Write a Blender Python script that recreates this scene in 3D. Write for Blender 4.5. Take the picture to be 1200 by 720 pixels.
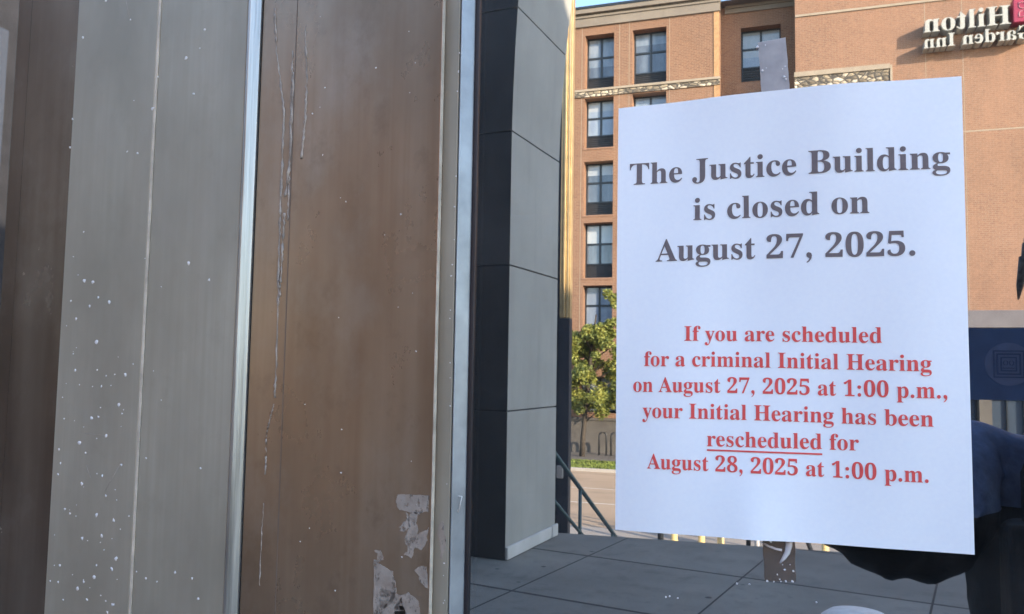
import bpy, bmesh, math, random
from mathutils import Vector, Matrix, Euler, noise
R = math.radians
random.seed(7)
S = bpy.context.scene
for _o in list(bpy.data.objects):
    bpy.data.objects.remove(_o)
COL = S.collection

# ------------------------------------------------------------------ camera
YAW, PITCH, ROLL = R(18.92), R(4.294), R(.918)
CAM = Vector((0, -.539, 1.5))
cam = bpy.data.cameras.new('camera')
cam.sensor_width = 36; cam.lens = 36 * 960 / 1200
cam.clip_start = .01; cam.clip_end = 3000
co = bpy.data.objects.new('camera', cam); COL.objects.link(co); S.camera = co
fwd = Vector((-math.sin(YAW) * math.cos(PITCH), math.cos(YAW) * math.cos(PITCH), math.sin(PITCH)))
rgt = Vector((math.cos(YAW), math.sin(YAW), 0)); upv = rgt.cross(fwd)
r2 = rgt * math.cos(ROLL) + upv * math.sin(ROLL)
u2 = upv * math.cos(ROLL) - rgt * math.sin(ROLL)
M = Matrix((r2, u2, -fwd)).transposed().to_4x4(); M.translation = CAM
co.matrix_world = M

# ------------------------------------------------------------------ light
SUN = Vector((1.65, 1.0, .63)).normalized()           # towards the sun: over the courthouse, from the right
EL = math.asin(SUN.z); AZ = math.atan2(SUN.x, SUN.y)
w = bpy.data.worlds.new('World'); S.world = w; w.use_nodes = True
nt = w.node_tree; nt.nodes.clear()
sky = nt.nodes.new('ShaderNodeTexSky'); sky.sky_type = 'NISHITA'; sky.sun_disc = False
sky.sun_elevation = EL; sky.sun_rotation = AZ
sky.air_density = 1.0; sky.dust_density = .6; sky.ozone_density = 1.2
bg = nt.nodes.new('ShaderNodeBackground'); bg.inputs['Strength'].default_value = .15
wo = nt.nodes.new('ShaderNodeOutputWorld')
nt.links.new(sky.outputs[0], bg.inputs[0]); nt.links.new(bg.outputs[0], wo.inputs[0])
sl = bpy.data.lights.new('sun', 'SUN'); sl.energy = 2.9; sl.angle = R(.5); sl.color = (1, .80, .58)
so = bpy.data.objects.new('sun', sl); COL.objects.link(so)
so.rotation_euler = SUN.to_track_quat('Z', 'Y').to_euler(); so.location = (20, 15, 20)
S.view_settings.view_transform = 'Standard'; S.view_settings.look = 'None'
S.view_settings.exposure = 2.85; S.view_settings.gamma = 1; S.view_settings.use_curve_mapping = False
S.render.engine = 'CYCLES'
S.cycles.use_denoising = True
S.cycles.max_bounces = 10; S.cycles.glossy_bounces = 5; S.cycles.transparent_max_bounces = 12
S.cycles.caustics_reflective = True; S.cycles.caustics_refractive = False
S.cycles.sample_clamp_indirect = 6

# ------------------------------------------------------------------ where a thing stands
# The pane is the plane y = 0 and everything seen in it stands in front of it, at y < 0.
def _ray(px, py):
    return r2 * ((px - 600) / 960) + u2 * (-(py - 360) / 960) + fwd
def at(px, py, D):
    """The real point, D metres in front of the pane, that the pane shows at a pixel of the photograph."""
    d = _ray(px, py); p = CAM + d * ((D - CAM.y) / d.y)
    return Vector((p.x, -D, p.z))
def on(px, py, z):
    """The same for a point at height z."""
    d = _ray(px, py); p = CAM + d * ((z - CAM.z) / d.z)
    return Vector((p.x, -p.y, z))
def direct(px, py, y):
    """A point of the door itself, seen straight, on the plane at y."""
    d = _ray(px, py)
    return CAM + d * ((y - CAM.y) / d.y)

# ------------------------------------------------------------------ helpers
class MB:
    def __init__(s): s.bm = bmesh.new()
    def quad(s, *p, mi=0):
        f = s.bm.faces.new([s.bm.verts.new(Vector(q)) for q in p]); f.material_index = mi; return f
    poly = quad
    def box(s, a, b, mi=0, mat=None):
        a, b = Vector(a), Vector(b)
        c = [Vector((x, y, z)) for z in (a.z, b.z) for y in (a.y, b.y) for x in (a.x, b.x)]
        if mat is not None: c = [mat @ q for q in c]
        v = [s.bm.verts.new(q) for q in c]
        for i in ((0, 2, 3, 1), (4, 5, 7, 6), (0, 1, 5, 4), (2, 6, 7, 3), (0, 4, 6, 2), (1, 3, 7, 5)):
            s.bm.faces.new([v[k] for k in i]).material_index = mi
        return s
    def prism(s, ring, h, mi=0):
        """ring: base points; h: offset vector."""
        n = len(ring); a = [s.bm.verts.new(Vector(q)) for q in ring]; b = [s.bm.verts.new(Vector(q) + Vector(h)) for q in ring]
        s.bm.faces.new(a[::-1]).material_index = mi; s.bm.faces.new(b).material_index = mi
        for i in range(n):
            s.bm.faces.new((a[i], a[(i + 1) % n], b[(i + 1) % n], b[i])).material_index = mi
        return s
    def tube(s, pts, r, n=10, mi=0, cap=True):
        pts = [Vector(p) for p in pts]; rs = r if isinstance(r, (list, tuple)) else [r] * len(pts)
        rings = []; ref = None
        for i, p in enumerate(pts):
            t = (pts[min(i + 1, len(pts) - 1)] - pts[max(i - 1, 0)]).normalized()
            if ref is None: ref = Vector((0, 0, 1)) if abs(t.z) < .9 else Vector((1, 0, 0))
            u = t.cross(ref).normalized(); v = t.cross(u).normalized(); ref = -u.cross(t) if False else ref
            rings.append([s.bm.verts.new(p + (u * math.cos(2 * math.pi * k / n) + v * math.sin(2 * math.pi * k / n)) * rs[i]) for k in range(n)])
        for a, b in zip(rings, rings[1:]):
            for k in range(n):
                f = s.bm.faces.new((a[k], a[(k + 1) % n], b[(k + 1) % n], b[k])); f.material_index = mi; f.smooth = True
        if cap:
            s.bm.faces.new(rings[0][::-1]).material_index = mi; s.bm.faces.new(rings[-1]).material_index = mi
        return s
    def lathe(s, c, prof, n=32, mi=0):
        c = Vector(c); rings = []
        for r, z in prof:
            rings.append([s.bm.verts.new(c + Vector((max(r, 1e-4) * math.cos(2 * math.pi * k / n), max(r, 1e-4) * math.sin(2 * math.pi * k / n), z))) for k in range(n)])
        for a, b in zip(rings, rings[1:]):
            for k in range(n):
                f = s.bm.faces.new((a[k], a[(k + 1) % n], b[(k + 1) % n], b[k])); f.smooth = True; f.material_index = mi
        s.bm.faces.new(rings[0][::-1]); s.bm.faces.new(rings[-1])
        return s
    def dome(s, c, n, r, h, k=7, mi=0):
        """a small flattened blob on a surface with normal n"""
        c, n = Vector(c), Vector(n).normalized(); u = n.orthogonal().normalized(); v = n.cross(u)
        ring = []; ph = random.random() * 6
        for i in range(k):
            a = 2 * math.pi * i / k + ph; rr = r * random.uniform(.55, 1.4)
            ring.append((u * math.cos(a) + v * math.sin(a)) * rr)
        lo = [s.bm.verts.new(c + q) for q in ring]; mid = [s.bm.verts.new(c + q * .65 + n * h * .8) for q in ring]; top = s.bm.verts.new(c + n * h)
        for i in range(k):
            j = (i + 1) % k
            for f in ((lo[i], lo[j], mid[j], mid[i]), (mid[i], mid[j], top)):
                ff = s.bm.faces.new(f); ff.smooth = True; ff.material_index = mi
    def build(s, name, mats, parent=None, bevel=0, seg=2, fix=True):
        if fix: bmesh.ops.recalc_face_normals(s.bm, faces=s.bm.faces)
        me = bpy.data.meshes.new(name); s.bm.to_mesh(me); s.bm.free()
        for m in (mats if isinstance(mats, (list, tuple)) else [mats]): me.materials.append(m)
        o = bpy.data.objects.new(name, me); COL.objects.link(o)
        if parent is not None: o.parent = parent
        if bevel:
            b = o.modifiers.new('bevel', 'BEVEL'); b.width = bevel; b.segments = seg; b.limit_method = 'ANGLE'
        return o
def tag(o, label, cat, group=None):
    o['label'] = label; o['category'] = cat
    if group: o['group'] = group
    return o
def thing(name, label, cat, loc=(0, 0, 0), group=None):
    o = bpy.data.objects.new(name, None); COL.objects.link(o); o.empty_display_size = .1
    return tag(o, label, cat, group)          # stands at the origin: its parts carry world coordinates
def kind(o, k): o['kind'] = k; return o

# ------------------------------------------------------------------ materials
class Mat:
    def __init__(s, name):
        s.m = bpy.data.materials.new(name); s.m.use_nodes = True; s.t = s.m.node_tree
        s.b = s.t.nodes['Principled BSDF']; s.o = s.t.nodes['Material Output']
    def n(s, kind, **kw):
        x = s.t.nodes.new('ShaderNode' + kind)
        for k, v in kw.items():
            if k.startswith('_'): setattr(x, k[1:], v)
            else: x.inputs[k.replace('__', ' ')].default_value = v
        return x
    def l(s, a, b): s.t.links.new(a, b)
    def set(s, **kw):
        for k, v in kw.items(): s.b.inputs[k.replace('__', ' ')].default_value = v
        return s
    def coords(s, scale=(1, 1, 1), loc=(0, 0, 0), rot=(0, 0, 0), out='Object'):
        tc = s.n('TexCoord'); mp = s.n('Mapping'); mp.inputs['Scale'].default_value = scale
        mp.inputs['Location'].default_value = loc; mp.inputs['Rotation'].default_value = rot
        s.l(tc.outputs[out], mp.inputs[0]); return mp.outputs[0]
    def noise(s, vec, scale, detail=4, rough=.55):
        x = s.n('TexNoise', Scale=scale, Detail=detail, Roughness=rough); s.l(vec, x.inputs['Vector']); return x.outputs[0]
    def ramp(s, fac, stops):
        x = s.n('ValToRGB'); e = x.color_ramp.elements
        while len(e) < len(stops): e.new(.5)
        for el, (p, c) in zip(e, stops):
            el.position = p; el.color = (*c, 1) if len(c) == 3 else c
        s.l(fac, x.inputs[0]); return x.outputs[0]
    def mix(s, fac, a, b, mode='MIX'):
        x = s.n('Mix', _data_type='RGBA', _blend_type=mode)
        for sock, v in ((x.inputs[0], fac), (x.inputs[6], a), (x.inputs[7], b)):
            if hasattr(v, 'links'): s.l(v, sock)
            else: sock.default_value = v if isinstance(v, (int, float)) else (*v, 1)
        return x.outputs[2]
    def math(s, op, a, b=0, c=None):
        x = s.n('Math', _operation=op)
        for i, v in enumerate((a, b) if c is None else (a, b, c)):
            if hasattr(v, 'links'): s.l(v, x.inputs[i])
            else: x.inputs[i].default_value = v
        return x.outputs[0]
    def bump(s, h, strength=.3, dist=.01):
        x = s.n('Bump', Strength=strength, Distance=dist); s.l(h, x.inputs['Height']); s.l(x.outputs[0], s.b.inputs['Normal'])
    def col(s, sock): s.l(sock, s.b.inputs['Base Color'])
    def rough(s, sock): s.l(sock, s.b.inputs['Roughness'])

def plain(name, c, rough=.6, metal=0, var=.12, scale=20, spec=.5, bump=0):
    """one colour, uneven: a little mottling and a little bump"""
    q = Mat(name); v = q.coords(); a = q.noise(v, scale)
    lo = tuple(x * (1 - var) for x in c); hi = tuple(min(1, x * (1 + var)) for x in c)
    q.col(q.ramp(a, [(.3, lo), (.7, hi)]))
    q.set(Roughness=rough, Metallic=metal, Specular__IOR__Level=spec)
    if bump: q.bump(a, bump, .02)
    return q.m

def bronze(name, base, streak, rough, metal, smear=.5, det=5, sheen=.4, grime=.25):
    """weathered anodised aluminium: long vertical streaks, pale bands painted in as soft reflections, blotches, fine scratches"""
    q = Mat(name)
    v1 = q.coords((60, 60, 1.2)); st = q.noise(v1, 3, det, .6)
    v2 = q.coords((8, 8, 3.5)); bl = q.noise(v2, 1.6, 4, .6)
    v3 = q.coords((400, 400, 14)); sc = q.noise(v3, 3, 3, .6)
    v4 = q.coords((14, 14, 9)); cl = q.noise(v4, 1.4, 6, .65)
    a = q.ramp(st, [(.3, base), (.72, streak)])
    c = q.mix(q.ramp(bl, [(.35, (0, 0, 0)), (.7, (1, 1, 1))]), a, tuple(x * .78 for x in base))
    c = q.mix(q.math('MULTIPLY', q.ramp(cl, [(.52, (0, 0, 0)), (.7, (1, 1, 1))]), smear * .35), c, (.30, .28, .26))
    v5 = q.coords((22, 22, 1.6), loc=(.7, 0, .3)); sheen_n = q.noise(v5, 1.0, 3, .5)      # pale upright bands painted in as soft reflections
    c = q.mix(q.math('MULTIPLY', q.ramp(sheen_n, [(.50, (0, 0, 0)), (.68, (1, 1, 1))]), sheen * .5), c, (.30, .262, .215))
    v6 = q.coords((30, 30, 22)); sm = q.noise(v6, 1.2, 6, .7)
    c = q.mix(q.math('MULTIPLY', q.ramp(sm, [(.55, (0, 0, 0)), (.75, (1, 1, 1))]), grime), c, tuple(x * .58 for x in base))
    q.col(c)
    q.rough(q.math('MULTIPLY_ADD', cl, .16, rough - .08))
    q.set(Metallic=metal, Specular__IOR__Level=.5)
    q.bump(bl, .05, .004)
    return q.m
BZ = bronze('bronze_frame', (.292, .272, .220), (.345, .325, .272), .5, .25)
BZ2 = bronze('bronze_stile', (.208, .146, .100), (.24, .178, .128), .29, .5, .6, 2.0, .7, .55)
BZ3 = bronze('bronze_recess', (.12, .09, .07), (.145, .115, .09), .25, .6)
q = Mat('worn_aluminium'); v = q.coords((90, 90, 2.5)); a = q.noise(v, 3, 5, .65)
q.col(q.ramp(a, [(.32, (.20, .203, .205)), (.7, (.37, .375, .38))])); q.set(Metallic=.75)
q.rough(q.math('MULTIPLY_ADD', a, .3, .2)); q.bump(a, .15, .002); ALU = q.m
ALB = plain('bright_bead', (.25, .28, .315), .4, .4, .2, 40)
PALE_LINE = plain('pale_line', (.47, .42, .35), .5, 0, .3, 60)
RUB = plain('black_gasket', (.014, .014, .02), .45)
SPK = plain('paint_fleck', (.60, .60, .61), .45, 0, .12, 300)
DRIP = plain('dried_drip', (.285, .25, .22), .5, 0, .35, 120, bump=.3)
RES = Mat('tape_adhesive'); v = RES.coords(); a = RES.noise(v, 90, 5, .6)
RES.col(RES.ramp(a, [(.3, (.24, .20, .17)), (.7, (.345, .305, .27))])); RES.set(Roughness=.6); RES.bump(a, .4, .002)
b_ = RES.noise(RES.coords((1, 1, .6)), 230, 6, .7); t_ = RES.n('BsdfTransparent'); x_ = RES.n('MixShader')
RES.l(RES.math('MULTIPLY', RES.ramp(b_, [(.30, (0, 0, 0)), (.44, (1, 1, 1))]), .95), x_.inputs[0]); RES.l(t_.outputs[0], x_.inputs[1]); RES.l(RES.b.outputs[0], x_.inputs[2]); RES.l(x_.outputs[0], RES.o.inputs['Surface'])
RES = RES.m

# pane: a mirror-bright tinted glass in front of a dark hall
q = Mat('reflective_glass'); v = q.coords((1, 1, 1))
gl = q.n('BsdfGlossy', Roughness=.010); gl.inputs['Color'].default_value = (.94, .97, 1, 1)
tr = q.n('BsdfTransparent'); tr.inputs['Color'].default_value = (.30, .33, .36, 1)
df = q.n('BsdfDiffuse'); df.inputs['Color'].default_value = (.5, .52, .55, 1)
mx = q.n('MixShader'); mx.inputs[0].default_value = .43
q.l(tr.outputs[0], mx.inputs[1]); q.l(gl.outputs[0], mx.inputs[2])
m2 = q.n('MixShader'); d1 = q.noise(v, 9, 5, .6); d2 = q.noise(q.coords((500, 500, 500)), 1, 2)
dirt = q.math('MULTIPLY', q.ramp(d1, [(.50, (0, 0, 0)), (.85, (1, 1, 1))]), .05)
spk = q.math('MULTIPLY', q.ramp(d2, [(.70, (0, 0, 0)), (.74, (1, 1, 1))]), .05)
q.l(q.math('ADD', q.math('ADD', dirt, spk), .009), m2.inputs[0]); q.l(mx.outputs[0], m2.inputs[1]); q.l(df.outputs[0], m2.inputs[2])
q.l(m2.outputs[0], q.o.inputs['Surface'])
wv = q.noise(q.coords((1.2, 1.2, .9)), 2.2, 1); bp = q.n('Bump', Strength=.0022, Distance=.05); q.l(wv, bp.inputs['Height'])
q.l(bp.outputs[0], gl.inputs['Normal']); GLASS = q.m

q = Mat('white_paper'); v = q.coords(); a = q.noise(v, 400, 3)
q.col(q.ramp(a, [(.2, (.80, .86, .95)), (.8, (.84, .90, .97))])); q.set(Roughness=.8, Specular__IOR__Level=.2); q.bump(a, .05, .001); PAPER = q.m
INK = plain('dark_ink', (.150, .128, .138), .7, 0, .1, 300)
RED = plain('red_ink', (.72, .085, .082), .7, 0, .1, 300)
def tape(name, c, rough):
    q = Mat(name); v = q.coords((90, 1, 90)); a = q.noise(v, 1.0, 4)
    q.col(q.ramp(a, [(.3, tuple(x * .85 for x in c)), (.7, tuple(x * 1.15 for x in c))])); q.set(Roughness=rough, Coat__Weight=.6, Coat__Roughness=.12); q.bump(a, .1, .002)
    t_ = q.n('BsdfTransparent'); x_ = q.n('MixShader'); x_.inputs[0].default_value = .66; q.l(t_.outputs[0], x_.inputs[1]); q.l(q.b.outputs[0], x_.inputs[2]); q.l(x_.outputs[0], q.o.inputs['Surface']); return q.m
TAPE = tape('grey_tape', (.46, .47, .50), .4); TAPE2 = tape('brown_tape', (.135, .112, .10), .3)
BUB = plain('tape_bubble', (.62, .62, .66), .25, 0, .1, 100)

q = Mat('plaza_concrete'); v = q.coords(); TH = R(11)
mp = q.coords((1 / 1.21, 1 / 1.21, 1), out='Object')
# joint grid
tc = q.n('TexCoord'); m1 = q.n('Mapping', _vector_type='TEXTURE'); J0 = on(600, 692, 0)
m1.inputs['Location'].default_value = (J0.x, J0.y, 0); m1.inputs['Rotation'].default_value = (0, 0, TH); m1.inputs['Scale'].default_value = (1.24, 1.24, 1)
q.l(tc.outputs['Object'], m1.inputs[0]); sx = q.n('SeparateXYZ'); q.l(m1.outputs[0], sx.inputs[0])
def joint(s, wd):
    f = q.math('ABSOLUTE', q.math('SUBTRACT', q.math('FRACT', q.math('ADD', s, .5)), .5))
    return q.math('LESS_THAN', f, wd)
jt = q.math('MAXIMUM', joint(sx.outputs[0], .0058), joint(sx.outputs[1], .0125))
fl = q.n('VectorMath', _operation='FLOOR'); q.l(m1.outputs[0], fl.inputs[0]); wn = q.n('TexWhiteNoise'); q.l(fl.outputs[0], wn.inputs['Vector'])
a = q.noise(v, 1.1, 6, .6); b = q.noise(v, 16, 5, .65); c3 = q.noise(v, 120, 3)
c = q.ramp(a, [(.3, (.165, .157, .135)), (.7, (.265, .252, .218))])
c = q.mix(q.math('MULTIPLY', wn.outputs[0], .35), c, (.12, .115, .10))
g_ = q.noise(v, 4.5, 6, .7); c = q.mix(q.math('MULTIPLY', q.ramp(g_, [(.52, (0, 0, 0)), (.72, (1, 1, 1))]), .5), c, (.08, .075, .065))
c = q.mix(q.math('MULTIPLY', q.ramp(b, [(.58, (0, 0, 0)), (.70, (1, 1, 1))]), .55), c, (.09, .09, .09))
c = q.mix(q.math('MULTIPLY', q.ramp(c3, [(.3, (0, 0, 0)), (.7, (1, 1, 1))]), .25), c, (.15, .15, .15))
vo = q.n('TexVoronoi', Scale=3.2); q.l(v, vo.inputs['Vector'])
c = q.mix(q.ramp(vo.outputs['Distance'], [(.06, (1, 1, 1)), (.09, (0, 0, 0))]), c, (.05, .05, .05))
q.col(q.mix(jt, c, (.025, .025, .025))); q.set(Roughness=.75); q.bump(q.math('SUBTRACT', c3, jt), .25, .006); PLAZA = q.m

def stone(name, lo, hi, s=1.5, r=.7):
    q = Mat(name); v = q.coords(); a = q.noise(v, s, 6, .6); b = q.noise(v, 45, 4)
    c = q.ramp(a, [(.3, lo), (.7, hi)]); c = q.mix(q.math('MULTIPLY', b, .16), c, tuple(x * .6 for x in lo))
    st = q.noise(q.coords((6, 6, .5)), 1.5, 4); c = q.mix(q.math('MULTIPLY', q.ramp(st, [(.5, (0, 0, 0)), (.8, (1, 1, 1))]), .30), c, tuple(x * .7 for x in lo))
    q.col(c); q.set(Roughness=r); q.bump(b, .15, .01); return q.m
PIL = stone('pier_limestone', (.345, .342, .31), (.425, .42, .382))
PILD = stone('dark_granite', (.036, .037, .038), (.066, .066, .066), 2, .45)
PLINTH = stone('pale_plinth', (.55, .54, .50), (.68, .66, .62), 4)
TANPOST = plain('bronze_post', (.62, .48, .27), .42, .75, .15, 6)
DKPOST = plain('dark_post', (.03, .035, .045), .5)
TEAL = plain('teal_rail_paint', (.045, .085, .09), .4, 0, .25, 30)
YEL = plain('tan_bollard_paint', (.62, .46, .20), .5, 0, .15, 30)

def brick(name, c1, c2, mortar, soft=1):
    q = Mat(name); tc = q.n('TexCoord'); sp = q.n('SeparateXYZ'); q.l(tc.outputs['Object'], sp.inputs[0])
    cb = q.n('CombineXYZ'); q.l(q.math('ADD', sp.outputs[0], sp.outputs[1]), cb.inputs[0]); q.l(sp.outputs[2], cb.inputs[1])
    br = q.n('TexBrick', Scale=1.0, Mortar__Size=.010, Mortar__Smooth=.2, Bias=-.1, Brick__Width=.24, Row__Height=.081)
    br.inputs['Color1'].default_value = (*c1, 1); br.inputs['Color2'].default_value = (*c2, 1); br.inputs['Mortar'].default_value = (*mortar, 1)
    q.l(cb.outputs[0], br.inputs['Vector'])
    v = q.coords(); a = q.noise(v, .35, 5, .6); b = q.noise(v, 9, 3, .7)
    e_ = q.noise(q.coords((.5, .5, .12)), 1.1, 5, .65); k_ = q.mix(q.ramp(e_, [(.42, (0, 0, 0)), (.70, (.5, .5, .5))]), br.outputs['Color'], tuple(min(1, x * 1.45) for x in c2))
    c = q.mix(q.ramp(a, [(.3, (0, 0, 0)), (.75, (.5, .5, .5))]), k_, tuple(x * .72 for x in c1))
    c = q.mix(q.ramp(b, [(.35, (0, 0, 0)), (.75, (.55, .55, .55))]), c, tuple(min(1, x * 1.5) for x in c2))
    q.col(c); q.set(Roughness=.85); q.bump(br.outputs['Fac'], .2, -.01); return q.m
BRICK = brick('orange_brick', (.150, .074, .042), (.21, .112, .066), (.29, .22, .165))
BRICK2 = brick('pinkish_brick', (.190, .100, .062), (.235, .13, .082), (.28, .21, .16))
q = Mat('ledge_stone'); v = q.coords((1, 1, 1.9)); vo = q.n('TexVoronoi', Scale=3.4, _feature='F1'); q.l(v, vo.inputs['Vector'])
ve = q.n('TexVoronoi', Scale=3.4, _feature='DISTANCE_TO_EDGE'); q.l(v, ve.inputs['Vector'])
sc_ = q.n('SeparateColor'); q.l(vo.outputs['Color'], sc_.inputs[0])
c = q.ramp(sc_.outputs[0], [(.1, (.14, .115, .085)), (.5, (.34, .28, .20)), (.9, (.55, .47, .36))])
q.col(q.mix(q.ramp(ve.outputs['Distance'], [(.04, (1, 1, 1)), (.15, (0, 0, 0))]), c, (.07, .065, .06))); q.set(Roughness=.9); q.bump(ve.outputs['Distance'], 1, .08); LEDGE = q.m
CORN = stone('tan_cornice', (.19, .16, .13), (.24, .205, .165), 1)
CAPST = stone('cast_stone', (.29, .24, .18), (.36, .30, .23), 2)
GREYST = stone('grey_base_stone', (.075, .068, .062), (.12, .11, .098), 1.5)
FWALK = stone('shaded_pavement_concrete', (.12, .11, .10), (.16, .145, .13), 1)  # darker copy of the pavement, with shade mixed into its colour
WFR = plain('window_frame_black', (.016, .022, .03), .4)
LOUV = plain('louvre_black', (.02, .022, .027), .6)
PANES = []
for nm, lo, hi in (('pane_blue', (.20, .25, .33), (.26, .32, .39)), ('pane_blind', (.30, .34, .38), (.36, .39, .42)), ('pane_dark', (.07, .09, .12), (.13, .16, .20)), ('pane_grey', (.14, .18, .23), (.24, .28, .33))):
    q = Mat(nm); v = q.coords((.9, .9, .25)); a = q.noise(v, 2, 3); q.col(q.ramp(a, [(.4, lo), (.6, hi)])); q.set(Roughness=.06, Specular__IOR__Level=1.0); PANES.append(q.m)
q = Mat('store_pane'); q.set(Base__Color=(.05, .07, .10, 1), Roughness=.05, Specular__IOR__Level=1.0); STORE = q.m
FASC = stone('grey_fascia', (.12, .11, .12), (.16, .15, .16), 1)
ROAD = Mat('road_asphalt'); v = ROAD.coords(); a = ROAD.noise(v, .22, 6, .65); b = ROAD.noise(ROAD.coords((.25, 1.6, 1)), 1.2, 5, .6)
c = ROAD.ramp(a, [(.3, (.34, .25, .17)), (.7, (.46, .35, .25))]); c = ROAD.mix(ROAD.math('MULTIPLY', ROAD.ramp(b, [(.5, (0, 0, 0)), (.75, (1, 1, 1))]), .6), c, (.20, .15, .11))
ROAD.col(c); ROAD.set(Roughness=.85); ROAD = ROAD.m
WALK = stone('pavement_concrete', (.30, .27, .24), (.38, .35, .31), 1)
KERB = stone('kerb_concrete', (.36, .33, .29), (.42, .39, .35), 3)
LINE = plain('road_line', (.62, .58, .50), .8, 0, .3, 12)
GRASS = plain('grass_green', (.13, .165, .03), .9, 0, .6, 2.2)
GROUND = plain('ground', (.12, .115, .10), .9, 0, .3, 1)
BARK = plain('bark', (.05, .04, .03), .9, 0, .4, 12)
q = Mat('leaf_green'); oi = q.n('ObjectInfo'); v = q.coords(); a = q.noise(v, 1.7, 3, .7)
q.col(q.ramp(a, [(.33, (.05, .07, .014)), (.50, (.15, .17, .03)), (.70, (.33, .31, .06))])); q.set(Roughness=.6); LEAF = q.m
RACK = plain('rack_steel', (.02, .022, .025), .5)
WALLST = stone('courthouse_stone', (.52, .50, .47), (.60, .58, .55), 1)
DARK = plain('dark_interior', (.018, .018, .020), .8)
SIGNW = plain('sign_white', (.37, .37, .34), .45, 0, .06); SIGNP = plain('sign_crimson', (.27, .02, .055), .4); SIGNL = plain('emblem_pink', (.42, .16, .20), .4)

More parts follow.
